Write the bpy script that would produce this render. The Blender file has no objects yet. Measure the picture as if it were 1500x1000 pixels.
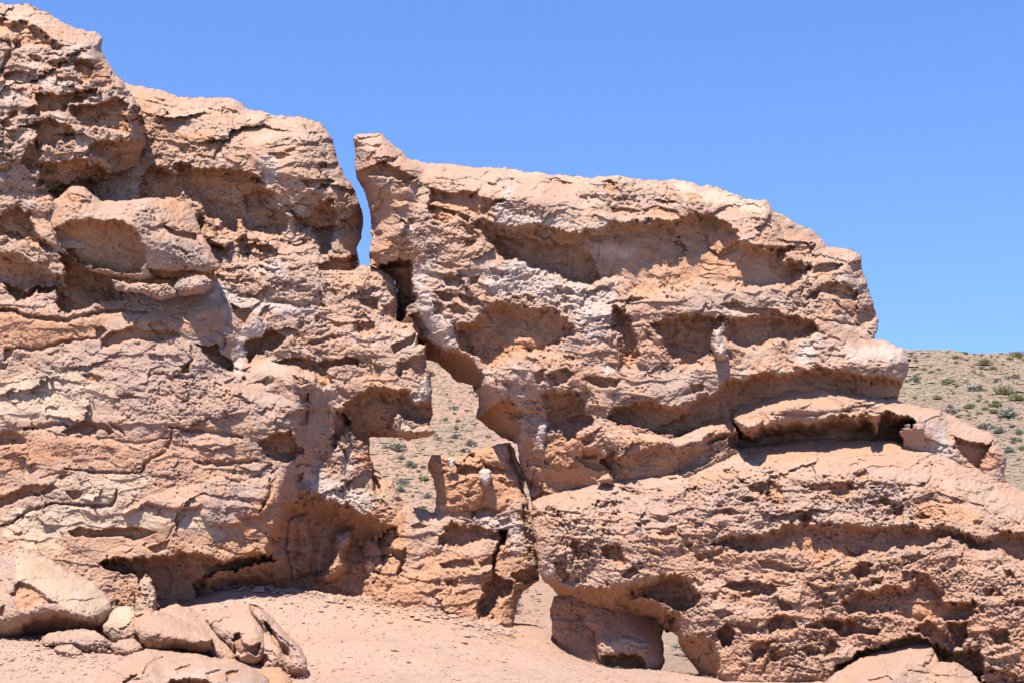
import bpy, math, random
import numpy as np
from mathutils import Vector
from mathutils.geometry import delaunay_2d_cdt

# ------------------------------------------------------------------ camera, sky, sun, exposure
S = bpy.context.scene
EYE = 1.6
FPX = 2000.0                     # focal length in photo pixels (photo is 1500 wide)
PITCH = math.atan(281 / FPX)
cd = bpy.data.cameras.new("camera"); cam = bpy.data.objects.new("camera", cd)
S.collection.objects.link(cam)
cam.location = (0, 0, EYE); cam.rotation_euler = (math.pi / 2 + PITCH, 0, 0)
cd.sensor_width = 36; cd.lens = 36 * FPX / 1500; cd.clip_end = 2000
S.camera = cam
SUN_EL, SUN_AZ = math.radians(61), math.radians(-21)     # azimuth from straight behind the camera, minus = left
sdir = Vector((math.sin(SUN_AZ) * math.cos(SUN_EL), -math.cos(SUN_AZ) * math.cos(SUN_EL), math.sin(SUN_EL)))
W = bpy.data.worlds.new("World"); S.world = W; W.use_nodes = True
nt = W.node_tree
bg = nt.nodes["Background"]
sky = nt.nodes.new("ShaderNodeTexSky"); sky.sky_type = 'NISHITA'; sky.sun_disc = False
sky.sun_elevation = SUN_EL; sky.sun_rotation = math.atan2(sdir.x, sdir.y)
sky.altitude = 1500; sky.air_density = 1.0; sky.dust_density = 0.0; sky.ozone_density = 3.0
hs = nt.nodes.new("ShaderNodeHueSaturation"); hs.inputs["Saturation"].default_value = 1.12
mu = nt.nodes.new("ShaderNodeMix"); mu.data_type = 'RGBA'; mu.blend_type = 'MULTIPLY'; mu.inputs[0].default_value = 1; mu.inputs[7].default_value = (1.05, 1.03, 1.2, 1)
tcw = nt.nodes.new("ShaderNodeTexCoord"); mpw = nt.nodes.new("ShaderNodeMapping"); mpw.inputs["Location"].default_value = (0, 0, 0.16); mpw.inputs["Scale"].default_value = (1, 1, 0.8)
nt.links.new(tcw.outputs["Generated"], mpw.inputs[0]); nt.links.new(mpw.outputs[0], sky.inputs[0])     # steeper part of the sky: dry high-altitude air, little horizon haze
nt.links.new(sky.outputs[0], hs.inputs["Color"]); nt.links.new(hs.outputs[0], mu.inputs[6]); nt.links.new(mu.outputs[2], bg.inputs[0]); bg.inputs[1].default_value = 0.122
sl = bpy.data.lights.new("sun", 'SUN'); sl.energy = 5.0; sl.angle = math.radians(0.5); sl.color = (1, 0.95, 0.88)
so = bpy.data.objects.new("sun", sl); S.collection.objects.link(so)
so.rotation_euler = sdir.to_track_quat('Z', 'Y').to_euler()
S.view_settings.view_transform = 'Standard'; S.view_settings.look = 'None'
S.view_settings.exposure = 1.03; S.view_settings.gamma = 1.0
S.cycles.max_bounces = 8; S.cycles.diffuse_bounces = 5

# ------------------------------------------------------------------ noise
_r = np.random.RandomState(7)
PERM = np.tile(_r.permutation(256), 4).astype(np.int32)
_a = _r.rand(256) * 2 * np.pi
GX, GY = np.cos(_a).astype(np.float32), np.sin(_a).astype(np.float32)
RND = _r.rand(256).astype(np.float32)

def perlin(x, y, seed=0):
    x = np.asarray(x, np.float32) + seed * 17.31; y = np.asarray(y, np.float32) + seed * 9.77
    xi = np.floor(x).astype(np.int32); yi = np.floor(y).astype(np.int32)
    xf = x - xi; yf = y - yi
    u = xf * xf * xf * (xf * (xf * 6 - 15) + 10); v = yf * yf * yf * (yf * (yf * 6 - 15) + 10)
    xi &= 255; yi &= 255
    def g(ix, iy, dx, dy):
        h = PERM[PERM[ix & 255] + (iy & 255)]
        return GX[h] * dx + GY[h] * dy
    a = g(xi, yi, xf, yf); b = g(xi + 1, yi, xf - 1, yf)
    c = g(xi, yi + 1, xf, yf - 1); d = g(xi + 1, yi + 1, xf - 1, yf - 1)
    return ((a + (b - a) * u) * (1 - v) + (c + (d - c) * u) * v) * 1.5

def fbm(x, y, oct=4, seed=0, gain=0.5, mode=0):
    s = np.zeros(np.shape(x), np.float32); amp = 1.0; f = 1.0; t = 0
    for o in range(oct):
        n = perlin(x * f, y * f, seed + o * 3)
        if mode == 1: n = np.abs(n) * 2 - 0.6          # billow: round lumps, sharp creases
        elif mode == 2: n = 0.6 - np.abs(n) * 2        # ridges
        s += n * amp; t += amp; amp *= gain; f *= 2.03
    return s / t

def worley(x, y, seed=0):
    """distance to nearest and second nearest cell point, the nearest cell's two random numbers, offset from its point"""
    xi = np.floor(x).astype(np.int32); yi = np.floor(y).astype(np.int32)
    f1 = np.full(np.shape(x), 9.0, np.float32); f2 = f1.copy(); r1 = np.zeros_like(f1); r2 = np.zeros_like(f1); ox = r1.copy(); oy = r1.copy()
    for dx in (-1, 0, 1):
        for dy in (-1, 0, 1):
            cx = xi + dx; cy = yi + dy
            h = PERM[PERM[(cx + seed * 31) & 255] + (cy & 255)]
            h2 = PERM[h + 57]
            ax = (x - cx - RND[h]).astype(np.float32); ay = (y - cy - RND[h2]).astype(np.float32)
            d = np.hypot(ax, ay)
            m = d < f1
            f2 = np.where(m, f1, np.minimum(f2, d))
            r1 = np.where(m, RND[PERM[h + 91]], r1); r2 = np.where(m, RND[PERM[h2 + 13]], r2); ox = np.where(m, ax, ox); oy = np.where(m, ay, oy)
            f1 = np.minimum(f1, d)
    return f1, f2, r1, r2, ox, oy

def sstep(a, b, x):
    t = np.clip((x - a) / (b - a), 0, 1); return t * t * (3 - 2 * t)

# ------------------------------------------------------------------ geometry of a view: photo pixel + distance -> world point
SP, CP = math.sin(PITCH), math.cos(PITCH)
def place(px, py, Y):
    u = (np.asarray(px) - 750) / FPX; v = (500 - np.asarray(py)) / FPX
    yw = CP - v * SP; zw = SP + v * CP
    return u / yw * Y, np.asarray(Y) + 0 * u, EYE + zw / yw * Y

def poly_sd(x, y, poly):
    """signed distance (positive inside) and the vertical part of the direction away from the nearest edge"""
    P = np.asarray(poly, np.float32); Q = np.roll(P, -1, 0)
    d2 = np.full(x.shape, 1e12, np.float32); ny = np.zeros(x.shape, np.float32); ins = np.zeros(x.shape, bool)
    for (ax, ay), (bx, by) in zip(P, Q):
        ex, ey = bx - ax, by - ay; L = ex * ex + ey * ey + 1e-9
        t = np.clip(((x - ax) * ex + (y - ay) * ey) / L, 0, 1)
        dx = x - ax - t * ex; dy = y - ay - t * ey; q = dx * dx + dy * dy
        m = q < d2; d2 = np.where(m, q, d2); ny = np.where(m, dy, ny)
        if ay != by:
            c = (ay > y) != (by > y)
            ins ^= c & (x < ax + (y - ay) * ex / ey)
    d = np.sqrt(d2); ny = ny / (d + 1e-6)
    return np.where(ins, d, -d), ny

def line_d(x, y, pts):
    d2 = np.full(x.shape, 1e12, np.float32); tt = np.zeros(x.shape, np.float32); n = len(pts) - 1
    for i in range(n):
        (ax, ay), (bx, by) = pts[i], pts[i + 1]
        ex, ey = bx - ax, by - ay; L = ex * ex + ey * ey + 1e-9
        t = np.clip(((x - ax) * ex + (y - ay) * ey) / L, 0, 1)
        q = (x - ax - t * ex) ** 2 + (y - ay - t * ey) ** 2
        m = q < d2; d2 = np.where(m, q, d2); tt = np.where(m, (i + t) / n, tt)
    return np.sqrt(d2), tt

def blur(a, r):
    r = int(r)
    if r < 1: return a
    for ax in (0, 1):
        for _ in range(2):
            p = np.pad(a, [(r + 1, r) if i == ax else (0, 0) for i in (0, 1)], mode='edge')
            c = np.cumsum(p, axis=ax, dtype=np.float64)
            n = a.shape[ax]
            hi = np.take(c, np.arange(2 * r + 1, 2 * r + 1 + n), axis=ax); lo = np.take(c, np.arange(0, n), axis=ax)
            a = ((hi - lo) / (2 * r + 1)).astype(np.float32)
    return a

def tin(gx, gy, pts):
    """piecewise-linear surface through (px, py, Y) points"""
    P = [tuple(p) for p in pts]
    x0, x1, y0, y1 = gx.min() - 60, gx.max() + 60, gy.min() - 60, gy.max() + 60
    def near(x, y):
        w = [1 / ((p[0] - x) ** 2 + (p[1] - y) ** 2 + 100) ** 1.5 for p in P]
        return sum(a * p[2] for a, p in zip(w, P)) / sum(w)
    ext = [(x, y) for x in (x0, (x0 + x1) / 2, x1) for y in (y0, (y0 + y1) / 2, y1)]
    ext = [e for e in ext if e[0] in (x0, x1) or e[1] in (y0, y1)]
    A = P + [(x, y, near(x, y)) for x, y in ext]
    vs, _, fs, ov, _, _ = delaunay_2d_cdt([Vector((a[0], a[1])) for a in A], [], [], 0, 1e-4)
    z = [A[o[0]][2] for o in ov]
    out = np.full(gx.shape, np.mean(z), np.float32)
    for f in fs:
        (ax, ay), (bx, by), (cx, cy) = [vs[i] for i in f]; za, zb, zc = [z[i] for i in f]
        det = (by - cy) * (ax - cx) + (cx - bx) * (ay - cy)
        if abs(det) < 1e-6: continue
        j0 = max(0, int((min(ax, bx, cx) - gx[0, 0]) / STEP) - 1); j1 = int((max(ax, bx, cx) - gx[0, 0]) / STEP) + 2
        i0 = max(0, int((min(ay, by, cy) - gy[0, 0]) / STEP) - 1); i1 = int((max(ay, by, cy) - gy[0, 0]) / STEP) + 2
        if j1 <= 0 or i1 <= 0: continue
        X = gx[i0:i1, j0:j1]; Y = gy[i0:i1, j0:j1]
        if X.size == 0: continue
        l1 = ((by - cy) * (X - cx) + (cx - bx) * (Y - cy)) / det
        l2 = ((cy - ay) * (X - cx) + (ax - cx) * (Y - cy)) / det
        l3 = 1 - l1 - l2; m = (l1 > -1e-4) & (l2 > -1e-4) & (l3 > -1e-4)
        out[i0:i1, j0:j1] = np.where(m, l1 * za + l2 * zb + l3 * zc, out[i0:i1, j0:j1])
    return out

# ------------------------------------------------------------------ objects
COL = S.collection
def mesh_object(name, co, faces, mat, parent=None, paint=None, smooth=True):
    """co (N,3); faces (M,4) or (M,3) int array"""
    me = bpy.data.meshes.new(name); k = faces.shape[1]
    me.vertices.add(len(co)); me.vertices.foreach_set("co", np.ascontiguousarray(co, np.float32).ravel())
    me.loops.add(faces.size); me.loops.foreach_set("vertex_index", np.ascontiguousarray(faces, np.int32).ravel())
    me.polygons.add(len(faces)); me.polygons.foreach_set("loop_start", np.arange(0, faces.size, k, dtype=np.int32))
    me.update(calc_edges=True)
    if smooth: me.polygons.foreach_set("use_smooth", np.ones(len(faces), bool))
    if paint is not None:
        at = me.attributes.new("paint", 'FLOAT_COLOR', 'POINT')
        at.data.foreach_set("color", np.ascontiguousarray(paint, np.float32).ravel())
    me.materials.append(mat); me.validate()
    o = bpy.data.objects.new(name, me); COL.objects.link(o)
    if parent: o.parent = parent; o.matrix_parent_inverse = parent.matrix_world.inverted()
    return o

def tag(o, label, cat, group=None, kind=None):
    if label: o["label"] = label
    if cat: o["category"] = cat
    if group: o["group"] = group
    if kind: o["kind"] = kind
    return o

def empty(name, loc, label, cat, group=None):
    o = bpy.data.objects.new(name, None); COL.objects.link(o); o.location = loc; o.empty_display_size = 0.3
    bpy.context.view_layer.update()
    return tag(o, label, cat, group)

# ------------------------------------------------------------------ materials
def al_(k, c): return tuple(k * v for v in c)
def rock_material(name, tan, orange, white, grey, cream, bump=0.8, scale=1.0):
    m = bpy.data.materials.new(name); m.use_nodes = True; n = m.node_tree.nodes; L = m.node_tree.links
    b = n["Principled BSDF"]; b.inputs["Roughness"].default_value = 0.95; b.inputs["Specular IOR Level"].default_value = 0.08
    tc = n.new("ShaderNodeTexCoord").outputs["Object"]
    def noise(s, d=6, r=0.6, stretch=None):
        q = n.new("ShaderNodeTexNoise"); q.inputs["Scale"].default_value = s * scale; q.inputs["Detail"].default_value = d; q.inputs["Roughness"].default_value = r
        if stretch:
            mp = n.new("ShaderNodeMapping"); mp.inputs["Scale"].default_value = stretch; L.new(tc, mp.inputs[0]); L.new(mp.outputs[0], q.inputs[0])
        else: L.new(tc, q.inputs[0])
        return q.outputs["Fac"]
    def ramp(v, a, c):
        q = n.new("ShaderNodeMapRange"); q.interpolation_type = 'SMOOTHSTEP'
        q.inputs[1].default_value = a; q.inputs[2].default_value = c; L.new(v, q.inputs[0]); return q.outputs[0]
    def mix(f, a, c, mode='MIX'):
        q = n.new("ShaderNodeMix"); q.data_type = 'RGBA'; q.blend_type = mode
        for s, v in ((0, f), (6, a), (7, c)):
            if isinstance(v, (float, int)): q.inputs[s].default_value = v
            elif isinstance(v, tuple): q.inputs[s].default_value = (*v, 1)
            else: L.new(v, q.inputs[s])
        return q.outputs[2]
    def math_(op, a, c):
        q = n.new("ShaderNodeMath"); q.operation = op
        for s, v in ((0, a), (1, c)):
            if isinstance(v, (float, int)): q.inputs[s].default_value = v
            else: L.new(v, q.inputs[s])
        return q.outputs[0]
    at = n.new("ShaderNodeAttribute"); at.attribute_name = "paint"
    sp = n.new("ShaderNodeSeparateColor"); L.new(at.outputs["Color"], sp.inputs[0])
    brk = noise(9, 8, 0.7)
    brk2 = noise(30, 6, 0.7)
    brk3 = math_('ADD', math_('MULTIPLY', brk, 0.6), math_('MULTIPLY', brk2, 0.4))
    def painted(ch, soft=0.16):
        v = math_('ADD', ch, math_('MULTIPLY', math_('SUBTRACT', brk3, 0.5), 2.4))
        return ramp(v, 0.5 - soft, 0.5 + soft)
    big = noise(0.7, 5, 0.6, (1, 1, 2.2)); mid = noise(3.2, 7, 0.65, (1, 1, 1.8)); fine = noise(46, 5, 0.7)
    c = mix(ramp(big, 0.40, 0.62), tan, tuple(0.5 * (a + d) for a, d in zip(tan, orange)))
    c = mix(math_('MULTIPLY', ramp(mid, 0.46, 0.70), 0.75), c, tuple(.92 * v for v in grey))
    c = mix(math_('MULTIPLY', ramp(noise(5, 7, 0.7), 0.56, 0.72), 0.35), c, white)
    c = mix(painted(sp.outputs[2]), c, grey)
    c = mix(painted(at.outputs["Alpha"]), c, cream)
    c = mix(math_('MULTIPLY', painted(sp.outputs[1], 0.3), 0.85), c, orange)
    c = mix(math_('MULTIPLY', painted(sp.outputs[0], 0.24), 0.55), c, white)
    c = mix(math_('MULTIPLY', ramp(noise(1.25, 9, 0.72, (1, 1, 1.3)), 0.53, 0.70), 0.38), c, white)
    c = mix(math_('MULTIPLY', ramp(noise(1.7, 8, 0.7, (1, 1, 1.6)), 0.51, 0.67), 0.5), c, orange)
    c = mix(math_('MULTIPLY', ramp(noise(2.3, 9, 0.75, (1, 1, 1.8)), 0.55, 0.68), 0.5), c, tuple(0.86 * v for v in grey))
    geo = n.new("ShaderNodeNewGeometry"); sxyz = n.new("ShaderNodeSeparateXYZ"); L.new(geo.outputs["Normal"], sxyz.inputs[0])
    c = mix(math_('MULTIPLY', ramp(math_('ADD', sxyz.outputs[2], math_('MULTIPLY', math_('SUBTRACT', brk3, 0.5), 1.2)), 0.25, 0.95), 0.16), c, tuple(a_ + d_ for a_, d_ in zip(al_(1.12, tan), (0.012, 0.02, 0.024))))   # settled dust
    # mineral speckle and lichen-dark spots
    c = mix(math_('MULTIPLY', ramp(fine, 0.42, 0.64), 0.5), c, tuple(1.34 * v for v in tan))
    c = mix(math_('MULTIPLY', ramp(noise(58, 4, 0.75), 0.54, 0.66), 0.5), c, tuple(0.48 * v for v in grey))
    L.new(c, b.inputs["Base Color"])
    bp = n.new("ShaderNodeBump"); bp.inputs["Strength"].default_value = bump; bp.inputs["Distance"].default_value = 0.02
    L.new(math_('ADD', noise(110, 5, 0.8), math_('MULTIPLY', noise(34, 6, 0.75), 1.6)), bp.inputs["Height"]); L.new(bp.outputs[0], b.inputs["Normal"])
    return m

def al(k, *c): return tuple(k * v for v in c)
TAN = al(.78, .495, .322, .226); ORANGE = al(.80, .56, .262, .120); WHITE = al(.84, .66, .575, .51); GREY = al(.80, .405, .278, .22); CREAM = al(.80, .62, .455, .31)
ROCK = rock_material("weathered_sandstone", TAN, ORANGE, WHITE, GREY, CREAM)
GROUND = rock_material("dusty_ground", al(.60, .54, .36, .268), al(.62, .56, .315, .19), al(.64, .60, .475, .39), al(.60, .43, .305, .24), al(.6, .54, .42, .34), 0.45)
PALE = rock_material("pale_limestone", al(.75, .60, .47, .36), al(.75, .55, .38, .25), al(.75, .70, .60, .50), al(.75, .42, .33, .27), CREAM)

# ------------------------------------------------------------------ the relief builder
STEP = 0.95
def rock(name, outline, base, feats=(), paints=(), parent=None, mat=None, rough=1.0, strata=1.0, pits=1.0, blocks=1.0,
         R=0.35, w=45, T=1.2, smooth=8, seed=0, jag=1.0, step=None, roughmap=(), fine=1.0):
    """One rock: an outline, a surface depth through control points, then hollows, ledges, cracks and weathering; closed behind."""
    global STEP
    keep = STEP
    if step: STEP = step
    O = np.asarray(outline, np.float32)
    x0, y0 = O.min(0) - 8; x1, y1 = O.max(0) + 8
    gx, gy = np.meshgrid(np.arange(x0, x1, STEP, dtype=np.float32), np.arange(y0, y1, STEP, dtype=np.float32))
    mx, my = gx / 100, gy / 100
    s = seed * 5 + 1
    # wobble so drawn lines get natural edges
    j1 = fbm(mx * 2.2, my * 2.2, 3, s); j2 = fbm(mx * 2.2, my * 2.2, 3, s + 40)
    j3 = fbm(mx * 11, my * 11, 3, s + 50); j4 = fbm(mx * 11, my * 11, 3, s + 60)
    sd, _ = poly_sd(gx + jag * (5 * j1 + 2.2 * j3), gy + jag * (5 * j2 + 2.2 * j4), O)
    qx = gx + 11 * j1 + 6 * j3; qy = gy + 11 * j2 + 6 * j4
    D = blur(tin(gx, gy, base), smooth)
    t = np.clip(sd / w, 0, 1); D += R * (1 - np.sqrt(np.clip(1 - (1 - t) ** 2, 0, 1)))
    pa = np.zeros(gx.shape + (4,), np.float32)
    rm = np.full(gx.shape, 1.0, np.float32)
    for val, poly in roughmap:
        d, _ = poly_sd(qx, qy, poly); rm += (val - 1) * sstep(-15, 15, d)
    rm = np.maximum(rm, 0.25)
    # ---- weathering: everything below moves the surface in depth only
    wx = mx + 0.12 * fbm(mx * 1.7, my * 1.7, 3, s + 3); wy = my + 0.12 * fbm(mx * 1.7, my * 1.7, 3, s + 5)
    N = -0.16 * fbm(mx * 0.8, my * 1.1, 3, s + 7)
    N -= 0.07 * blocks * fbm(wx * 2.6, wy * 3.4, 3, s + 9, 0.5, 1) * rm
    # layers: each sticks out more towards its lower lip, then cuts back
    ph = wy * 5.2 + 0.9 * fbm(mx * 0.7, my * 0.6, 3, s + 11); li = np.floor(ph); fr = ph - li
    am = np.clip(perlin(mx * 0.9 + li * 7.3, li * 3.1, s + 13) * 1.4 + 0.25, 0, 1)
    N -= 0.055 * strata * am * (fr ** 1.4) * sstep(1.0, 0.93, fr)
    ph = wy * 15 + 1.6 * fbm(mx * 1.5, my * 1.5, 3, s + 15); li = np.floor(ph); fr = ph - li
    am = np.clip(perlin(mx * 2.2 + li * 5.3, li * 2.7, s + 17) * 1.6 + 0.1, 0, 1)
    N -= 0.015 * strata * am * (fr ** 1.3) * sstep(1.0, 0.85, fr) * rm
    # broken blocks: flat tilted facets with open joints between them
    rm = rm * (0.45 + 0.85 * sstep(-0.3, 0.3, fbm(mx * 0.75, my * 1.0, 3, s + 35)))
    gate = sstep(-0.25, 0.1, perlin(mx * 0.9, my * 1.1, s + 19))
    for fx, fy, am_, jn, g_ in ((1.5, 2.6, .21, .010, gate), (4.2, 7.5, .23, .008, sstep(-0.15, 0.2, perlin(mx * 1.9, my * 2.1, s + 29)))):
        f1, f2, r1, r2, ox, oy = worley(wx * fx + 0.18 * j3, wy * fy + 0.12 * j4 + 0.25 * wx * fx * .3, seed + int(fx))
        tilt = (r1 - .5) * 1.3 * ox / fx + (r2 - .62) * 1.5 * oy / fy
        N += blocks * g_ * (am_ * tilt * 2.2 + am_ * 0.22 / fx * (np.mod(r1 * 7.3, 1) - .5) + jn * np.exp(-((f2 - f1) / 0.045) ** 2))
    # hollows and pits
    p = fbm(wx * 3.4, wy * 5.2, 4, s + 21, 0.55); N += 0.06 * pits * sstep(0.14, 0.40, p) * rm
    p = fbm(wx * 10, wy * 14, 3, s + 23, 0.55); g3 = sstep(-0.2, 0.25, perlin(mx * 1.5, my * 2, s + 25)); N += 0.028 * pits * g3 * sstep(0.10, 0.38, p) * rm
    # crust: popcorn knobs over fine grit
    cr = 0.35 + 0.65 * sstep(-0.25, 0.3, fbm(mx * 1.3, my * 1.6, 3, s + 27))
    N -= 0.020 * rough * cr * rm * fbm(wx * 8, wy * 10, 4, s + 31, 0.6, 1)
    w_ = worley(mx * 11 + 0.5 * j3, my * 13 + 0.5 * j4, seed + 3)
    N -= 0.022 * rough * cr * rm * (0.5 - w_[0]) * (0.4 + w_[2])
    w_ = worley(mx * 25, my * 28, seed + 4)
    N -= 0.024 * fine * rough * rm ** 0.5 * (0.3 + 0.7 * cr) * (0.5 - w_[0]) * (0.3 + w_[2])
    N -= 0.021 * fine * rough * (0.35 + 0.65 * cr) * rm ** 0.5 * fbm(mx * 19, my * 24, 2, s + 33, 0.75)
    pg = sstep(0.0, 0.3, fbm(mx * 1.1, my * 1.5, 3, s + 37))
    for fq, am_, lo in ((13, .05, .6), (27, .03, .55)):       # little open pores, in patches
        w_ = worley(mx * fq + 0.4 * j3, my * fq * 1.25 + 0.4 * j4, seed + 6 + int(fq))
        N += am_ * rough * rm ** 0.5 * pg * sstep(0.20 + 0.22 * w_[3], 0.05, w_[0]) * (w_[2] > lo)
    w_ = worley(mx * 46, my * 50, seed + 5)
    N -= 0.020 * fine * rough ** 0.5 * (0.45 + 0.55 * cr) * rm ** 0.3 * (0.5 - w_[0]) * (0.2 + 1.3 * w_[2])
    D += N
    for f in feats:
        k = f[0]
        if k == 'R':       # hollow under an overhang: sharp lip above, sloping floor
            P = np.asarray(f[1], np.float32); o = f[2] if len(f) > 2 else {}
            a, c = P.min(0) - 14, P.max(0) + 14
            i0, i1 = max(0, int((a[1] - y0) / STEP)), int((c[1] - y0) / STEP) + 1; k0, k1 = max(0, int((a[0] - x0) / STEP)), int((c[0] - x0) / STEP) + 1
            sl_ = (slice(i0, i1), slice(k0, k1))
            if D[sl_].size == 0: continue
            A2 = 0.5 * abs(np.sum(P[:, 0] * np.roll(P[:, 1], -1) - P[:, 1] * np.roll(P[:, 0], -1)))
            H = min(c[1] - a[1] - 28, 1.35 * A2 / max(8, (c[0] - a[0] - 28)))
            dep = 1.08 * o.get('d', 0.0052 * H + 0.02)
            jg = min(1.0, H / 40)
            d, ny = poly_sd(gx[sl_] + jg * (qx[sl_] - gx[sl_]), gy[sl_] + jg * (qy[sl_] - gy[sl_]), P)
            wt = max(2.0, H * o.get('top', 0.16)); wb = max(2.5, H * o.get('bot', 0.3)); ws = max(2.0, H * o.get('side', 0.18))
            wd = np.where(ny > 0, ws + (wt - ws) * ny, ws + (wb - ws) * -ny)
            pr = 1 - (1 - np.clip(d / wd, 0, 1)) ** 2.4
            D[sl_] += dep * pr * (1 + 0.25 * j1[sl_])
            pa[sl_ + (1,)] = np.maximum(pa[sl_ + (1,)], 0.75 * pr * o.get('o', 1))  # hollow paint: warm brown of the shade put into the colour, with fresher orange rock
        elif k == 'B':     # raised plate or lump
            P = np.asarray(f[1], np.float32); h, wt, wb = f[2], f[3], f[4]
            a, c = P.min(0) - 14, P.max(0) + 14
            i0, i1 = max(0, int((a[1] - y0) / STEP)), int((c[1] - y0) / STEP) + 1; k0, k1 = max(0, int((a[0] - x0) / STEP)), int((c[0] - x0) / STEP) + 1
            sl_ = (slice(i0, i1), slice(k0, k1))
            d, ny = poly_sd(0.5 * (gx + qx)[sl_], 0.5 * (gy + qy)[sl_], P)
            wm = 0.5 * (wt + wb); wd = np.where(ny > 0, wm + (wt - wm) * ny, wm + (wb - wm) * -ny)
            tt = np.clip(d / wd, 0, 1); D[sl_] -= h * np.sqrt(np.clip(1 - (1 - tt) ** 2, 0, 1)) * (d > 0)
        elif k == 'K':     # crack
            d, tt = line_d(0.6 * gx + 0.4 * qx, 0.6 * gy + 0.4 * qy, f[1])
            wk = f[2] * (0.6 + 0.8 * np.clip(0.5 + j3, 0, 1)) * (0.35 + 0.65 * np.sin(np.pi * np.clip(tt, 0.04, 0.96)))
            D += f[3] * np.exp(-(d / np.maximum(wk, 0.8)) ** 2)
    CH = {'W': 0, 'O': 1, 'G': 2, 'Y': 3}
    for ch, poly, v in paints:
        d, _ = poly_sd(qx, qy, poly); i = CH[ch]
        pa[..., i] = np.maximum(pa[..., i], v * sstep(-10, 14, d))
    # ---- mesh: cells touching the inside, outer vertices pulled onto the outline
    ins = sd > 0
    gyd, gxd = np.gradient(sd, STEP)
    gl = np.maximum(np.hypot(gxd, gyd), 0.3)
    vx = np.where(ins, gx, gx - np.clip(sd, -7, 0) * gxd / gl ** 2); vy = np.where(ins, gy, gy - np.clip(sd, -7, 0) * gyd / gl ** 2)
    def sheet(st, depth, flip):
        I = ins[::st, ::st]; h, wd_ = I.shape
        cell = I[:-1, :-1] | I[1:, :-1] | I[:-1, 1:] | I[1:, 1:]
        used = np.zeros((h, wd_), bool); used[:-1, :-1] |= cell; used[1:, :-1] |= cell; used[:-1, 1:] |= cell; used[1:, 1:] |= cell
        idx = np.full((h, wd_), -1, np.int64); idx[used] = np.arange(used.sum())
        ci, cj = np.nonzero(cell)
        q = np.stack([idx[ci, cj], idx[ci + 1, cj], idx[ci + 1, cj + 1], idx[ci, cj + 1]], 1)
        if flip: q = q[:, ::-1]
        X, Y, Z = place(vx[::st, ::st][used], vy[::st, ::st][used], depth[::st, ::st][used])
        return np.stack([X, Y, Z], 1), q, pa[::st, ::st][used]
    c1, q1, p1 = sheet(1, D, False)
    tb = np.clip(sd / (w * 1.3), 0, 1)
    Db = D + 0.01 + T * np.sqrt(np.clip(1 - (1 - tb) ** 2, 0, 1))
    c2, q2, p2 = sheet(1 if len(c1) < 15000 else 3, Db, True)
    co = np.vstack([c1, c2]); q = np.vstack([q1, q2 + len(c1)]); pc = np.vstack([p1, p2])
    org = np.zeros(3)
    if parent is None: org = np.array([co[:, 0].mean(), co[:, 1].mean(), co[:, 2].min()]); co = co - org
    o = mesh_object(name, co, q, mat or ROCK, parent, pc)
    if parent is None: o.location = org
    STEP = keep
    return o


# ------------------------------------------------------------------ the ground and the hillside
def smax(a, b, k): return 0.5 * (a + b + np.sqrt((a - b) ** 2 + k * k))
GP = [(350, 850, 20), (440, 862, 20.2), (540, 872, 20.3), (640, 880, 20.2), (700, 903, 20), (740, 920, 19.9), (780, 945, 19.5), (1030, 1000, 18.2), (920, 982, 19), (0, 938, 17.2), (30, 934, 17.25), (140, 931, 17.5), (110, 962, 16.7),
      (190, 961, 16.8), (270, 960, 16.7), (345, 972, 16.85), (400, 984, 16.6), (440, 1006, 16.4), (380, 1012, 16.2), (240, 1030, 14.9), (130, 1012, 15.3), (480, 985, 16.7), (600, 1000, 16.2), (0, 1000, 15.6), (60, 985, 16.0), (520, 930, 18.0), (800, 985, 17.5), (240, 893, 19.2), (100, 900, 19.0), (760, 905, 20.6), (1200, 1020, 17)]
_g = []
for a, b, c in GP:
    X, Y, Z = place(a, b, c); _g.append((float(X), float(Y), float(Z) - EYE))
for a in [(-9, 8, -1.6), (0, 8, -1.6), (9, 8, -1.75), (0, 0, -1.6), (-12, 0, -1.6), (12, 0, -1.6), (-12, 16, -1.2), (-14, 21, -.6), (12, 18, -2.0), (14, 23, -1.8), (0, 22, -1.5), (-6, 22, -1.1), (5, 22, -2.2), (2.9, 20.9, -2.6), (3.2, 21.5, -2.9), (1.7, 19.9, -2.0), (1.2, 19.7, -1.85)]: _g.append(a)
_g = np.array(_g)
def ground_h(X, Y):
    d2 = (X[..., None] - _g[:, 0]) ** 2 + (Y[..., None] - _g[:, 1]) ** 2
    w = 1 / (d2 + 0.35) ** 1.6
    base = (w * _g[:, 2]).sum(-1) / w.sum(-1)
    hill = -3.0 + 0.289 * (Y - 36) + 0.010 * X
    hill = np.where(Y > 84, -3.0 + 0.289 * 48 + 0.010 * X - 0.05 * (Y - 84), hill)
    hill = hill + (0.55 * fbm(X * 0.09, Y * 0.07, 4, 71) + 0.12 * fbm(X * 0.5, Y * 0.5, 3, 72)) * sstep(26, 40, Y)
    k = sstep(20.7, 23.4, Y)
    return base * (1 - k) + smax(hill, np.full_like(hill, -3.0), 0.3) * k + EYE

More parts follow.
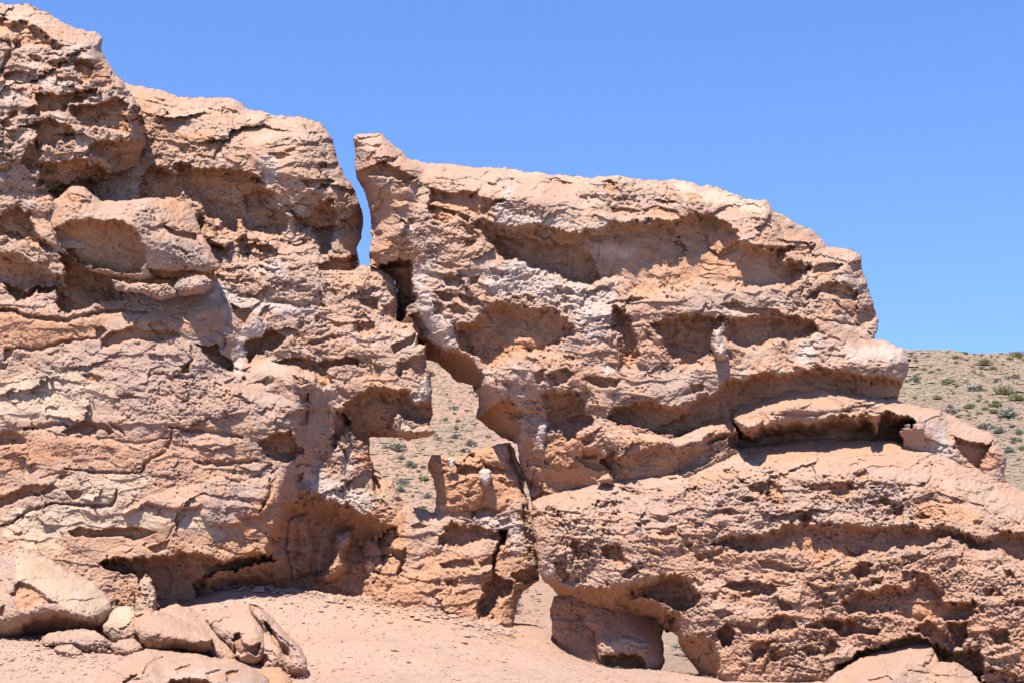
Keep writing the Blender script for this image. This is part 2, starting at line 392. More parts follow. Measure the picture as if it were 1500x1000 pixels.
def sheet_grid(name, xs, ys, mat, detail, dz=0.0):
    X, Y = np.meshgrid(xs, ys); h = np.zeros_like(X)
    for i in range(0, len(ys), 64): h[i:i + 64] = ground_h(X[i:i + 64], Y[i:i + 64])
    if detail:
        h += 0.045 * fbm(X * 0.9, Y * 0.9, 4, 81) + 0.014 * fbm(X * 4, Y * 2.5, 4, 82, 0.6)
        h += 0.012 * sstep(0.25, 0.6, fbm(X * 7, Y * 7, 3, 83)) + 0.02 * sstep(0.2, 0.5, fbm(X * 2.2 + Y, Y * 3, 4, 84)) * (fbm(X * 16, Y * 16, 2, 85) + .4)
    h += dz
    n, m = X.shape; idx = np.arange(n * m).reshape(n, m)
    q = np.stack([idx[:-1, :-1], idx[:-1, 1:], idx[1:, 1:], idx[1:, :-1]], -1).reshape(-1, 4)
    pa = np.zeros((n * m, 4), np.float32)
    if detail:
        o_ = np.zeros_like(X)
        for (px, py, Yd, r) in [(560, 872, 20, 1.0), (640, 880, 19.9, .9), (720, 910, 19.8, .9), (790, 960, 19.2, .7), (600, 880, 19.6, 1.0), (1010, 985, 19.6, 1.0)]:
            a, b, _ = place(px, py, Yd); o_ = np.maximum(o_, np.exp(-((X - a) ** 2 + (Y - b) ** 2) / r ** 2))
        pa[:, 1] = (o_ * 0.75).ravel()
    else: pa[:, 0] = sstep(0.20, 0.02, X / np.maximum(Y, 5) + 0.06 * fbm(X * .12, Y * .1, 3, 77)).ravel()
    return mesh_object(name, np.stack([X.ravel(), Y.ravel(), h.ravel()], 1), q, mat, None, pa)

def hill_material():
    m = bpy.data.materials.new("stony_hillside"); m.use_nodes = True; n = m.node_tree.nodes; L = m.node_tree.links
    b = n["Principled BSDF"]; b.inputs["Roughness"].default_value = 0.95; b.inputs["Specular IOR Level"].default_value = 0.1
    tc = n.new("ShaderNodeTexCoord").outputs["Object"]
    def noise(s, d=5, r=0.6):
        q = n.new("ShaderNodeTexNoise"); q.inputs["Scale"].default_value = s; q.inputs["Detail"].default_value = d; q.inputs["Roughness"].default_value = r; L.new(tc, q.inputs[0]); return q.outputs["Fac"]
    def ramp(v, cols):
        q = n.new("ShaderNodeValToRGB"); L.new(v, q.inputs[0]); e = q.color_ramp.elements
        while len(e) < len(cols): e.new(0.5)
        for el, (p, c) in zip(e, cols): el.position = p; el.color = (*c, 1)
        return q.outputs[0]
    def mix(f, a, c):
        q = n.new("ShaderNodeMix"); q.data_type = 'RGBA'
        for s, v in ((0, f), (6, a), (7, c)):
            if isinstance(v, float): q.inputs[s].default_value = v
            else: L.new(v, q.inputs[s])
        return q.outputs[2]
    base = ramp(noise(0.13, 6, 0.6), [(0.35, (0.28, 0.18, 0.12)), (0.5, (0.245, 0.172, 0.115)), (0.65, (0.215, 0.168, 0.108))])
    stones = ramp(noise(4.5, 8, 0.8), [(0.38, (0.11, 0.08, 0.062)), (0.47, (0.21, 0.155, 0.115)), (0.55, (0.23, 0.172, 0.13)), (0.66, (0.38, 0.30, 0.235))])
    at = n.new("ShaderNodeAttribute"); at.attribute_name = "paint"; spx = n.new("ShaderNodeSeparateColor"); L.new(at.outputs["Color"], spx.inputs[0])
    base = mix(spx.outputs[0], base, ramp(noise(0.3, 6, 0.6), [(0.35, (0.37, 0.195, 0.125)), (0.65, (0.33, 0.195, 0.13))]))
    c = mix(0.42, base, stones)
    g = n.new("ShaderNodeMapRange"); g.inputs[1].default_value = 0.5; g.inputs[2].default_value = 0.64; L.new(noise(0.5, 8, 0.75), g.inputs[0])
    gm = n.new("ShaderNodeMath"); gm.operation = 'MULTIPLY'; gm.inputs[1].default_value = 0.45; L.new(g.outputs[0], gm.inputs[0])
    c = mix(gm.outputs[0], c, ramp(noise(8), [(0.4, (0.13, 0.125, 0.078)), (0.6, (0.20, 0.185, 0.115))]))
    L.new(c, b.inputs["Base Color"])
    bp = n.new("ShaderNodeBump"); bp.inputs["Strength"].default_value = 0.8; bp.inputs["Distance"].default_value = 0.12; L.new(noise(2.6, 8, 0.75), bp.inputs["Height"]); L.new(bp.outputs[0], b.inputs["Normal"])
    return m
HILLM = hill_material()
tag(sheet_grid("ground", np.arange(-9, 9, 0.035), np.concatenate([np.arange(12.5, 24, 0.035), np.arange(24, 27.4, 0.07)]), GROUND, True), "dusty pale pink ground sloping up to the foot of the rocks", "ground", kind="structure")
ys = np.concatenate([np.arange(-6, 12.4, 0.8), np.arange(12.4, 26, 0.5), np.arange(26, 60, 0.22), np.arange(60, 88, 0.3), np.linspace(88, 900, 60)])
xs = np.concatenate([np.linspace(-500, -41, 30), np.arange(-40, 60, 0.3), np.linspace(61, 500, 30)])
tag(sheet_grid("hillside", xs, ys, HILLM, False, -0.03), "stony beige hillside dotted with scrub behind the rocks", "hillside", kind="structure")

# ------------------------------------------------------------------ the left cliff
cliff = empty("rock_cliff", (-4.5, 20.5, 0.9), "tall layered tan cliff on the left, with a dark hollow at its foot", "cliff")
rock("upper_wall", [(120, 90), (190, 125), (235, 132), (262, 141), (300, 142), (340, 146), (360, 158), (400, 168), (440, 172), (468, 178), (482, 190), (492, 212), (497, 240), (505, 258), (518, 275), (527, 297), (531, 320), (529, 345), (524, 365), (527, 388), (522, 420), (500, 470), (430, 500), (250, 470), (120, 400)],
     [(190, 125, 21.3), (300, 143, 21.2), (440, 173, 21.1), (200, 240, 20.9), (300, 200, 20.65), (440, 210, 20.55), (300, 240, 20.5), (430, 245, 20.35), (490, 300, 20.6), (525, 330, 21.2), (300, 340, 20.75), (430, 340, 20.7), (300, 420, 20.2), (450, 400, 20.3), (515, 400, 20.7), (240, 300, 20.8)],
     [('R', [(252, 240), (275, 241), (290, 245), (320, 247), (345, 245), (360, 250), (390, 268), (375, 272), (400, 280), (410, 300), (425, 320), (420, 340), (410, 350), (395, 348), (378, 345), (362, 345), (350, 348), (335, 345), (320, 330), (312, 335), (300, 325), (292, 300), (275, 295), (258, 270)], {'d': .42, 'top': .12}),
      ('R', [(203, 262), (225, 244), (240, 250), (262, 256), (264, 276), (260, 294), (240, 296), (205, 300)], {'d': .3}),
      ('R', [(356, 284), (378, 280), (400, 285), (392, 300), (375, 306), (360, 300)]), ('R', [(390, 226), (410, 222), (425, 228), (415, 236), (395, 236)]), ('R', [(415, 220), (440, 213), (436, 222), (420, 226)]),
      ('R', [(465, 240), (472, 236), (480, 238), (480, 246), (470, 248)], {'d': .12}), ('R', [(440, 264), (462, 262), (485, 262), (492, 268), (478, 276), (450, 276)], {'d': .2}),
      ('R', [(422, 310), (450, 315), (470, 290), (490, 290), (492, 330), (485, 372), (470, 375), (460, 350), (455, 335), (440, 338)], {'d': .3}), ('R', [(310, 356), (325, 356), (330, 366), (318, 370)]),
      ('R', [(365, 358), (390, 360), (400, 368), (380, 370)]), ('R', [(440, 350), (456, 352), (458, 362), (444, 364)]), ('R', [(330, 394), (350, 390), (362, 396), (350, 402), (335, 404)]),
      ('R', [(290, 310), (300, 325), (295, 345), (285, 335)]), ('R', [(460, 385), (490, 378), (522, 375), (528, 400), (500, 425), (475, 412)], {'d': .35, 'o': 1.2}),
      ('K', [(330, 203), (322, 218), (314, 232), (318, 240)], 3, .1), ('K', [(395, 216), (420, 212), (450, 214), (475, 208)], 2, .06), ('K', [(210, 150), (260, 160), (300, 180)], 2, .05), ('K', [(350, 180), (400, 190), (470, 196)], 2, .05),
      ('B', [(300, 320), (312, 320), (318, 345), (345, 352), (330, 362), (300, 352)], .42, 8, 6), ('B', [(348, 320), (356, 320), (362, 345), (350, 352)], .42, 6, 6)],
     [('W', [(380, 230), (400, 225), (410, 255), (398, 275), (385, 270), (375, 250)], 1), ('W', [(385, 290), (420, 285), (470, 310), (440, 320), (400, 310)], .7), ('W', [(480, 262), (495, 268), (490, 280), (455, 280), (440, 270)], .8), ('W', [(318, 225), (332, 222), (330, 238), (318, 240)], .9), ('O', [(230, 195), (300, 185), (330, 200), (310, 235), (250, 235)], .6), ('O', [(400, 250), (480, 225), (480, 250), (430, 270)], .5), ('W', [(360, 395), (400, 375), (430, 395), (425, 410), (370, 410)], .8), ('Y', [(200, 130), (440, 172), (440, 190), (300, 170)], .5)],
     cliff, seed=1, R=.7, w=50, T=1.6, roughmap=[(1.5, [(400, 280), (500, 280), (500, 350), (300, 400), (300, 350)])])

rock("upper_buttress", [(-60, 0), (0, 3), (40, 8), (75, 22), (105, 40), (138, 48), (148, 56), (146, 75), (160, 95), (165, 105), (178, 118), (190, 135), (205, 155), (213, 175), (214, 200), (213, 225), (208, 260), (180, 290), (140, 320), (60, 330), (-60, 330)],
     [(0, 5, 20.6), (75, 24, 20.6), (140, 50, 20.5), (0, 40, 19.9), (100, 60, 19.9), (140, 80, 19.8), (0, 130, 19.75), (80, 120, 19.7), (150, 110, 19.9), (0, 220, 19.5), (70, 200, 19.5), (120, 160, 19.6), (190, 160, 19.7), (200, 200, 19.9), (140, 230, 19.75), (210, 230, 20.3), (0, 280, 19.6), (70, 265, 19.75), (140, 300, 20.6), (50, 320, 20.3)],
     [('R', [(-60, 24), (0, 25), (20, 28), (45, 34), (65, 42), (72, 55), (82, 62), (95, 70), (85, 72), (65, 76), (45, 72), (30, 70), (18, 74), (20, 60), (28, 55), (15, 52), (0, 54), (-60, 60)], {'d': .38, 'top': .35}),
      ('R', [(40, 80), (55, 80), (62, 85), (58, 92), (45, 88)]), ('R', [(5, 112), (20, 103), (35, 106), (45, 108), (58, 113), (60, 120), (50, 124), (30, 126), (5, 125)], {'d': .2}), ('R', [(70, 88), (88, 87), (87, 100), (72, 98)]),
      ('R', [(105, 93), (120, 87), (130, 90), (138, 98), (137, 108), (132, 118), (120, 121), (115, 110)], {'d': .2}), ('R', [(83, 112), (92, 113), (90, 125), (84, 132), (78, 125)]), ('R', [(42, 100), (54, 102), (55, 109), (44, 108)]),
      ('R', [(48, 137), (60, 134), (75, 136), (85, 142), (100, 140), (115, 131), (130, 129), (145, 127), (143, 141), (130, 142), (120, 152), (105, 157), (98, 167), (90, 164), (82, 168), (70, 167), (55, 170), (42, 167), (38, 155), (55, 152), (52, 145)], {'d': .28}),
      ('R', [(100, 165), (115, 154), (140, 150), (160, 148), (185, 143), (193, 160), (191, 180), (190, 200), (170, 197), (150, 194), (135, 192), (120, 187), (108, 174)], {'d': .35}),
      ('R', [(28, 185), (50, 178), (70, 175), (85, 180), (100, 182), (108, 192), (111, 205), (98, 212), (90, 210), (60, 220), (50, 214), (50, 198)], {'d': .3}),
      ('R', [(38, 215), (52, 207), (70, 220), (62, 230), (66, 242), (50, 255), (36, 243)], {'d': .25}),
      ('R', [(58, 240), (75, 233), (95, 236), (120, 230), (135, 243), (152, 250), (150, 260), (122, 264), (100, 270), (80, 278), (68, 272), (55, 274), (60, 256)], {'d': .3, 'o': 1.5}),
      ('R', [(70, 276), (110, 263), (140, 257), (160, 252), (208, 238), (212, 330), (60, 335)], {'d': .7, 'bot': .1}),
      ('R', [(128, 210), (150, 204), (175, 211), (195, 204), (216, 203), (216, 240), (190, 252), (170, 242), (150, 237), (138, 227)], {'d': .3}),
      ('R', [(192, 165), (204, 158), (213, 175), (216, 205), (200, 205), (192, 190)], {'d': .25}), ('R', [(10, 165), (25, 160), (30, 170), (15, 175)]), ('R', [(0, 180), (14, 172), (18, 184), (5, 190)]), ('R', [(135, 120), (150, 122), (165, 118), (164, 128), (145, 130)]),
      ('K', [(0, 60), (12, 64), (16, 74), (8, 90), (2, 110)], 3, .12)],
     [('W', [(35, 95), (50, 83), (62, 90), (55, 103), (100, 120), (95, 140), (45, 128), (0, 130), (0, 122)], .75), ('W', [(0, 125), (40, 130), (45, 150), (30, 160), (0, 160)], .6), ('W', [(60, 172), (85, 166), (100, 176), (80, 183)], .8), ('W', [(25, 185), (48, 195), (45, 230), (30, 200)], .6), ('W', [(110, 205), (125, 215), (135, 235), (120, 240)], .7), ('G', [(90, 80), (145, 70), (140, 110), (100, 115)], .7), ('O', [(140, 80), (165, 105), (160, 125), (120, 125)], .7), ('Y', [(0, 5), (75, 22), (80, 45), (0, 26)], .6)],
     cliff, seed=2, R=.6, w=45, T=1.8, pits=1.25, roughmap=[(1.5, [(-60, 80), (150, 70), (150, 140), (100, 170), (-60, 260)])])

cave = [(420, 732), (440, 720), (460, 723), (480, 733), (505, 738), (525, 748), (545, 756), (560, 768), (582, 768), (580, 780), (573, 800), (576, 815), (563, 845), (555, 852), (540, 905), (400, 905), (288, 910), (284, 850), (298, 834), (380, 822), (392, 800), (385, 780), (402, 765)]
rock("lower_wall", [(-60, 250), (0, 260), (30, 264), (45, 274), (72, 282), (110, 320), (300, 380), (340, 385), (430, 395), (520, 396), (528, 388), (545, 390), (557, 394), (570, 405), (580, 418), (582, 440), (580, 470), (590, 474), (605, 475), (610, 490), (612, 503), (622, 505), (625, 520), (624, 535), (630, 545), (632, 575), (630, 590), (633, 605), (629, 621), (640, 630), (625, 640), (600, 646), (585, 640), (560, 638), (541, 640), (541, 660), (547, 688), (556, 690), (564, 701), (576, 702), (581, 720), (592, 736), (612, 745), (637, 752), (639, 728), (636, 700), (630, 690), (627, 678), (634, 668), (648, 664), (660, 668), (690, 668), (687, 662), (710, 655), (730, 650), (748, 648), (757, 660), (765, 690), (769, 720), (776, 735), (781, 760), (787, 800), (791, 830), (788, 850), (765, 864), (757, 880), (752, 900), (760, 960), (-60, 960)],
     [(-50, 260, 19.7), (0, 300, 19.55), (60, 300, 19.7), (80, 350, 19.7), (0, 370, 19.5), (0, 420, 19.7), (90, 400, 19.75), (160, 430, 20.0), (300, 400, 20.2), (300, 450, 19.75), (340, 420, 20.35), (340, 530, 20.0), (310, 540, 19.6), (330, 470, 20.0), (0, 470, 19.55), (150, 470, 19.6), (270, 480, 19.5), (0, 560, 19.45), (150, 560, 19.4), (300, 570, 19.3), (425, 556, 19.35), (436, 600, 19.4), (452, 600, 19.95), (436, 530, 20.15), (450, 450, 20.3), (540, 400, 20.6), (575, 440, 20.5), (560, 500, 20.15), (610, 510, 20.1), (620, 590, 20.0), (550, 570, 20.05), (500, 560, 20.0), (500, 640, 20.3), (460, 680, 20.1), (520, 720, 20.15), (0, 650, 19.35), (150, 680, 19.25), (300, 680, 19.2), (420, 680, 19.4), (0, 760, 19.2), (150, 770, 19.15), (300, 760, 19.05), (400, 760, 19.25), (400, 815, 19.15), (420, 740, 19.7), (300, 812, 19.0), (0, 820, 18.9), (150, 815, 19.05), (150, 880, 18.9), (280, 900, 19.3), (0, 900, 18.8), (560, 640, 20.25), (560, 720, 20.35), (600, 760, 20.2), (690, 690, 20.35), (640, 690, 20.4), (750, 660, 20.5), (640, 780, 20.15), (740, 760, 20.2), (690, 820, 20.0), (620, 860, 19.9), (760, 830, 20.1), (700, 900, 19.85), (500, 860, 20.0), (440, 860, 20.1)],
     [('R', [(10, 308), (25, 303), (45, 308), (52, 325), (60, 345), (76, 360), (74, 372), (55, 365), (30, 353), (8, 348), (-20, 352), (-60, 355), (-60, 330), (0, 322)], {'d': .3}),
      ('R', [(-60, 368), (0, 373), (20, 371), (50, 384), (75, 395), (92, 402), (92, 425), (70, 428), (40, 430), (10, 425), (-60, 420)], {'d': .32, 'top': .35, 'o': 1.3}),
      ('R', [(5, 416), (40, 426), (90, 420), (95, 395), (82, 365), (110, 365), (180, 390), (190, 436), (165, 441), (150, 441), (130, 453), (100, 459), (88, 456), (80, 436), (60, 433), (40, 439), (20, 441), (12, 432)], {'d': .45, 'bot': .12}),
      ('K', [(0, 455), (20, 455), (35, 464), (55, 466), (75, 465), (95, 468), (120, 463), (145, 460), (165, 456), (195, 458), (215, 458)], 3.5, .13), ('R', [(-60, 451), (0, 451), (25, 451), (30, 463), (12, 465), (-60, 462)]),
      ('K', [(10, 512), (30, 511), (55, 511), (75, 507), (90, 500), (115, 498), (140, 496)], 3, .09), ('R', [(138, 480), (152, 479), (160, 485), (150, 497), (142, 500)]),
      ('R', [(148, 497), (165, 486), (190, 483), (210, 484), (235, 482), (255, 484), (264, 492), (240, 497), (215, 500), (195, 500), (175, 507), (165, 510), (150, 510)], {'d': .16, 'o': 1.4}), ('R', [(215, 476), (235, 469), (246, 475), (240, 484), (225, 486)]),
      ('R', [(5, 510), (21, 512), (16, 523), (5, 525)]), ('R', [(-60, 528), (12, 529), (8, 541), (-60, 544)]), ('R', [(118, 548), (135, 544), (152, 551), (146, 561), (130, 557)]), ('R', [(262, 536), (278, 528), (281, 545), (268, 549)]), ('R', [(168, 578), (190, 577), (205, 582), (180, 586)]), ('K', [(280, 505), (284, 525), (270, 540)], 2.5, .08),
      ('R', [(288, 504), (308, 508), (320, 505), (325, 520), (340, 528), (342, 545), (326, 542), (310, 530), (298, 515)], {'d': .3}), ('R', [(335, 446), (350, 450), (362, 450), (374, 448), (364, 466), (356, 482), (343, 470)], {'d': .2}),
      ('R', [(343, 418), (355, 413), (368, 410), (377, 425), (387, 436), (365, 439), (343, 438), (350, 428)], {'d': .2, 'o': 1.5}), ('R', [(385, 449), (394, 446), (396, 460), (389, 470), (379, 461)]),
      ('R', [(360, 497), (385, 491), (398, 476), (406, 479), (419, 493), (412, 507), (400, 517), (385, 519), (375, 527), (368, 538), (361, 522)], {'d': .3, 'o': 1.4}),
      ('R', [(398, 404), (440, 400), (470, 403), (475, 424), (450, 421), (428, 416)], {'d': .25}), ('R', [(388, 428), (410, 433), (442, 438), (436, 447), (405, 442)], {'d': .15}), ('R', [(455, 430), (473, 428), (476, 452), (462, 450), (447, 444)], {'d': .18, 'o': 1.5}),
      ('R', [(461, 460), (480, 466), (507, 475), (497, 480), (478, 477)]), ('R', [(520, 435), (540, 435), (556, 437), (556, 452), (550, 464), (538, 455), (528, 448)], {'d': .2}), ('R', [(515, 469), (535, 469), (549, 474), (549, 490), (530, 498), (522, 487)], {'d': .15}),
      ('R', [(398, 529), (420, 524), (450, 524), (470, 528), (500, 523), (528, 526), (526, 537), (490, 537), (482, 546), (489, 562), (475, 572), (463, 562), (460, 546), (440, 542), (420, 537)], {'d': .25}), ('R', [(424, 546), (440, 551), (457, 560), (438, 566)]),
      ('R', [(438, 577), (454, 574), (452, 591), (441, 590)]), ('R', [(560, 446), (581, 448), (580, 472), (562, 466)], {'d': .12}), ('R', [(570, 508), (590, 495), (609, 488), (606, 502), (590, 511), (580, 520), (575, 523)], {'d': .2}),
      ('R', [(577, 530), (600, 521), (624, 520), (624, 545), (620, 562), (612, 552), (602, 536), (592, 541), (591, 554), (580, 552)], {'d': .16}),
      ('R', [(498, 605), (505, 595), (518, 580), (540, 568), (570, 564), (600, 570), (608, 587), (622, 589), (640, 592), (640, 618), (628, 620), (600, 624), (580, 613), (574, 625), (590, 634), (612, 635), (650, 628), (650, 650), (560, 655), (535, 655), (520, 640), (505, 630)], {'d': .5, 'top': .22, 'bot': .1}),
      ('B', [(574, 612), (584, 610), (588, 622), (605, 630), (628, 622), (642, 629), (626, 641), (598, 647), (583, 640), (577, 625)], .6, 6, 7),
      ('R', [(492, 600), (510, 605), (520, 622), (505, 640), (490, 660), (482, 640)], {'d': .3}), ('R', [(440, 605), (455, 598), (450, 620), (440, 622)]),
      ('R', [(378, 652), (395, 640), (410, 634), (425, 630), (433, 640), (444, 655), (446, 665), (436, 677), (425, 682), (410, 679), (395, 673), (381, 665)], {'d': .32, 'o': 1.3}), ('R', [(430, 694), (446, 690), (442, 707), (432, 707)]),
      ('K', [(250, 625), (290, 630), (330, 635), (355, 640)], 4, .1), ('K', [(285, 675), (320, 680), (340, 678), (378, 675)], 3.5, .1), ('K', [(330, 700), (350, 705), (380, 695)], 3, .06),
      ('R', [(-60, 634), (0, 634), (16, 631), (35, 640), (40, 652), (20, 654), (-60, 652)]), ('K', [(35, 628), (60, 625), (90, 620), (100, 622)], 4, .12), ('R', [(88, 630), (110, 621), (126, 615), (142, 619), (157, 621), (168, 634), (160, 637), (150, 630), (140, 638), (130, 641), (115, 634), (100, 639)], {'d': .14, 'o': 1.6}),
      ('K', [(160, 620), (172, 626), (182, 637)], 3, .1), ('K', [(252, 625), (250, 640), (243, 660), (225, 670), (212, 678), (207, 690)], 3, .07), ('K', [(95, 686), (125, 688), (160, 692), (185, 692), (207, 690)], 2.5, .1),
      ('R', [(-60, 728), (0, 728), (15, 719), (35, 711), (55, 707), (77, 709), (84, 715), (70, 723), (40, 729), (20, 736), (5, 744), (-60, 746)], {'d': .16, 'o': 1.5}), ('R', [(85, 699), (95, 694), (105, 694), (90, 709)]), ('R', [(95, 720), (110, 716), (124, 720), (116, 731), (107, 734)], {'d': .1, 'o': 1.8}),
      ('K', [(75, 738), (110, 740), (145, 740), (162, 740), (168, 730), (170, 718)], 2.6, .12), ('K', [(26, 758), (45, 748), (75, 738)], 3, .12), ('K', [(0, 770), (15, 765), (28, 758)], 2.6, .1), ('K', [(160, 640), (200, 650), (250, 640)], 2.2, .05),
      ('B', [(178, 752), (198, 737), (215, 726), (260, 716), (330, 695), (397, 700), (404, 735), (382, 757), (357, 759), (356, 768), (330, 767), (320, 770), (305, 770), (292, 755), (288, 742), (275, 745), (255, 745), (242, 742), (228, 737), (212, 737), (202, 747), (185, 756)], .13, 60, 4), ('K', [(395, 700), (398, 720), (388, 735), (380, 748)], 3, .12), ('K', [(245, 790), (258, 768), (272, 752)], 2, .03),
      ('R', [(98, 778), (115, 771), (150, 774), (180, 772), (205, 771), (230, 777), (216, 785), (200, 792), (180, 787), (150, 786), (110, 787)], {'d': .16, 'o': 1.6}), ('R', [(215, 800), (235, 795), (250, 792), (245, 806), (225, 812)]), ('K', [(60, 700), (100, 690), (60, 720)], 2, .04),
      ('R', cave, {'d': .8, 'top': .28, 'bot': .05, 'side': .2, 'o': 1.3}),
      ('B', [(494, 778), (515, 773), (522, 790), (512, 802), (503, 820), (510, 836), (482, 853), (458, 851), (478, 830), (486, 815), (484, 795)], .5, 22, 22), ('B', [(425, 760), (450, 750), (462, 790), (455, 840), (430, 850), (420, 800)], .25, 22, 22), ('B', [(535, 790), (555, 780), (560, 830), (545, 855), (530, 830)], .25, 14, 14),
      ('R', [(140, 818), (180, 813), (230, 817), (270, 808), (300, 812), (340, 817), (385, 812), (405, 812), (385, 828), (345, 835), (325, 832), (300, 845), (297, 862), (292, 905), (270, 910), (235, 905), (228, 880), (205, 860), (200, 840), (165, 832)], {'d': .6, 'top': .25, 'bot': .04, 'side': .15}),
      ('R', [(570, 803), (595, 801), (600, 815), (592, 832), (586, 852), (581, 842), (584, 825), (570, 815)], {'d': .2}), ('R', [(600, 769), (615, 764), (628, 770), (608, 780)]),
      ('R', [(643, 793), (650, 778), (660, 764), (685, 769), (710, 774), (725, 773), (745, 770), (746, 790), (740, 803), (725, 792), (700, 797), (690, 802), (670, 805), (652, 802)], {'d': .28}),
      ('R', [(643, 825), (665, 817), (690, 818), (695, 828), (675, 835), (650, 832)], {'d': .15}), ('R', [(698, 825), (725, 811), (730, 825), (705, 832)], {'d': .12}),
      ('R', [(728, 770), (745, 775), (742, 800), (732, 812), (730, 840), (737, 845), (748, 850), (751, 862), (742, 874), (732, 882), (722, 907), (706, 912), (700, 895), (710, 870), (713, 855), (722, 840), (720, 810), (729, 790)], {'d': .4, 'top': .05}),
      ('R', [(743, 840), (765, 833), (782, 828), (788, 846), (770, 855), (755, 852)], {'d': .2}), ('R', [(688, 748), (715, 740), (737, 748), (725, 754), (700, 758)]), ('R', [(688, 752), (696, 748), (692, 767)]), ('R', [(728, 760), (747, 756), (752, 766), (735, 770)]),
      ('R', [(626, 868), (640, 861), (650, 865), (635, 877)]), ('R', [(650, 849), (671, 846), (670, 860), (660, 872), (655, 860)], {'d': .12}), ('K', [(768, 740), (770, 775), (778, 800), (789, 832)], 3.5, .16), ('K', [(748, 655), (756, 690), (766, 722)], 3, .18),
      ('R', [(625, 681), (640, 678), (657, 679), (658, 691), (640, 694), (632, 692)], {'d': .07}), ('R', [(667, 679), (700, 684), (707, 688), (702, 696), (685, 698), (670, 692)], {'d': .15}), ('R', [(704, 678), (725, 681), (742, 688), (737, 698), (720, 695)], {'d': .15}), ('B', [(632, 676), (700, 670), (722, 700), (700, 746), (636, 750)], .16, 22, 22), ('R', [(685, 665), (700, 660), (692, 671)]), ('R', [(678, 725), (695, 717), (700, 722), (685, 730)]),
      ('R', [(548, 690), (556, 700), (560, 720), (550, 735), (545, 715)]), ('K', [(505, 660), (508, 690), (512, 720)], 5, .12)],
     [('W', [(350, 480), (362, 473), (375, 460), (392, 470), (397, 480), (387, 491), (372, 493), (361, 497), (360, 520), (354, 547), (340, 547), (348, 520), (348, 500)], 1.3), ('W', [(315, 410), (345, 410), (345, 438), (390, 438), (470, 453), (477, 463), (430, 467), (400, 457), (340, 452), (308, 440)], 1), ('W', [(393, 406), (415, 410), (432, 422), (410, 432), (396, 426)], 1.1),
      ('W', [(618, 540), (632, 560), (634, 580), (612, 592), (598, 582), (613, 565)], 1.1), ('W', [(515, 474), (524, 475), (526, 515), (518, 515)], 1), ('W', [(540, 495), (550, 498), (548, 520), (540, 515)], .9), ('W', [(445, 688), (470, 698), (500, 708), (540, 718), (547, 750), (530, 757), (500, 737), (448, 717)], 1), ('W', [(500, 662), (514, 665), (516, 700), (503, 700)], 1.2), ('W', [(488, 645), (505, 650), (500, 668), (488, 662)], .9),
      ('W', [(455, 560), (500, 568), (490, 590), (450, 580)], .6), ('W', [(550, 385), (580, 420), (575, 470), (530, 440)], .45), ('W', [(580, 478), (610, 480), (625, 510), (590, 520)], .6), ('W', [(572, 608), (586, 608), (600, 628), (625, 622), (610, 632), (590, 634)], 1.2),
      ('W', [(690, 750), (760, 745), (780, 800), (750, 830), (745, 780), (690, 770)], .7), ('W', [(495, 775), (520, 772), (515, 800), (495, 800)], .9), ('W', [(640, 740), (700, 735), (690, 745), (640, 755)], .6),
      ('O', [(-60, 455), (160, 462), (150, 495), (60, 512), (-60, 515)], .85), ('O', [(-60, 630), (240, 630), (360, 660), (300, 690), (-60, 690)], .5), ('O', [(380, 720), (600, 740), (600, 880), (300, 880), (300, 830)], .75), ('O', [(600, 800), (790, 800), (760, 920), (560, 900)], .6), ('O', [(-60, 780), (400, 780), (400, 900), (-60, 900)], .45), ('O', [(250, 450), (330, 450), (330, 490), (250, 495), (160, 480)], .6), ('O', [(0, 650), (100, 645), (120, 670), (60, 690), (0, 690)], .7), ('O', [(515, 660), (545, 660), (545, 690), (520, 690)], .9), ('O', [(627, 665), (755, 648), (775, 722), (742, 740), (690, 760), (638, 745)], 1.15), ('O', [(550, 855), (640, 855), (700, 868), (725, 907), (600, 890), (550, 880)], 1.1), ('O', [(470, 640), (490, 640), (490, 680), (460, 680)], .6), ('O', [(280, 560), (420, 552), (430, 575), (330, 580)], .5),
      ('Y', [(-60, 560), (110, 545), (170, 575), (160, 610), (-60, 620)], 1.0), ('Y', [(20, 762), (90, 742), (180, 750), (292, 745), (302, 770), (332, 775), (335, 790), (250, 772), (190, 772), (90, 780), (85, 815), (20, 800)], 1.3), ('Y', [(75, 700), (165, 695), (205, 690), (225, 700), (180, 748), (75, 738)], .9), ('Y', [(-60, 470), (60, 475), (60, 500), (-60, 500)], .5), ('Y', [(0, 740), (70, 735), (30, 790), (0, 790)], .7),
      ('G', [(160, 520), (300, 505), (430, 560), (440, 620), (300, 625), (160, 600)], .55), ('G', [(290, 695), (400, 700), (400, 760), (300, 770)], .7), ('G', [(60, 655), (170, 650), (150, 680), (60, 685)], .6), ('G', [(300, 440), (345, 470), (335, 500), (300, 480)], .7), ('G', [(160, 500), (290, 500), (280, 520), (130, 530)], .6)],
     cliff, seed=3, R=.35, w=26, T=1.8, smooth=6, strata=.75, blocks=.6,
     roughmap=[(.6, [(-60, 440), (430, 440), (430, 830), (-60, 830)]), (.6, [(-60, 545), (120, 540), (180, 580), (150, 615), (-60, 620)]), (.4, [(20, 700), (180, 700), (300, 745), (335, 790), (90, 810), (20, 800)]), (1.7, [(170, 540), (300, 530), (435, 550), (440, 620), (180, 620)]), (.5, [(-60, 465), (140, 470), (100, 500), (-60, 510)]), (1.3, [(440, 400), (600, 400), (620, 560), (440, 560)]), (.6, [(550, 860), (760, 860), (760, 960), (550, 960)]), (.6, [(640, 690), (770, 690), (770, 740), (640, 740)]), (.7, [(190, 835), (300, 835), (300, 900), (190, 900)]), (.6, cave)])
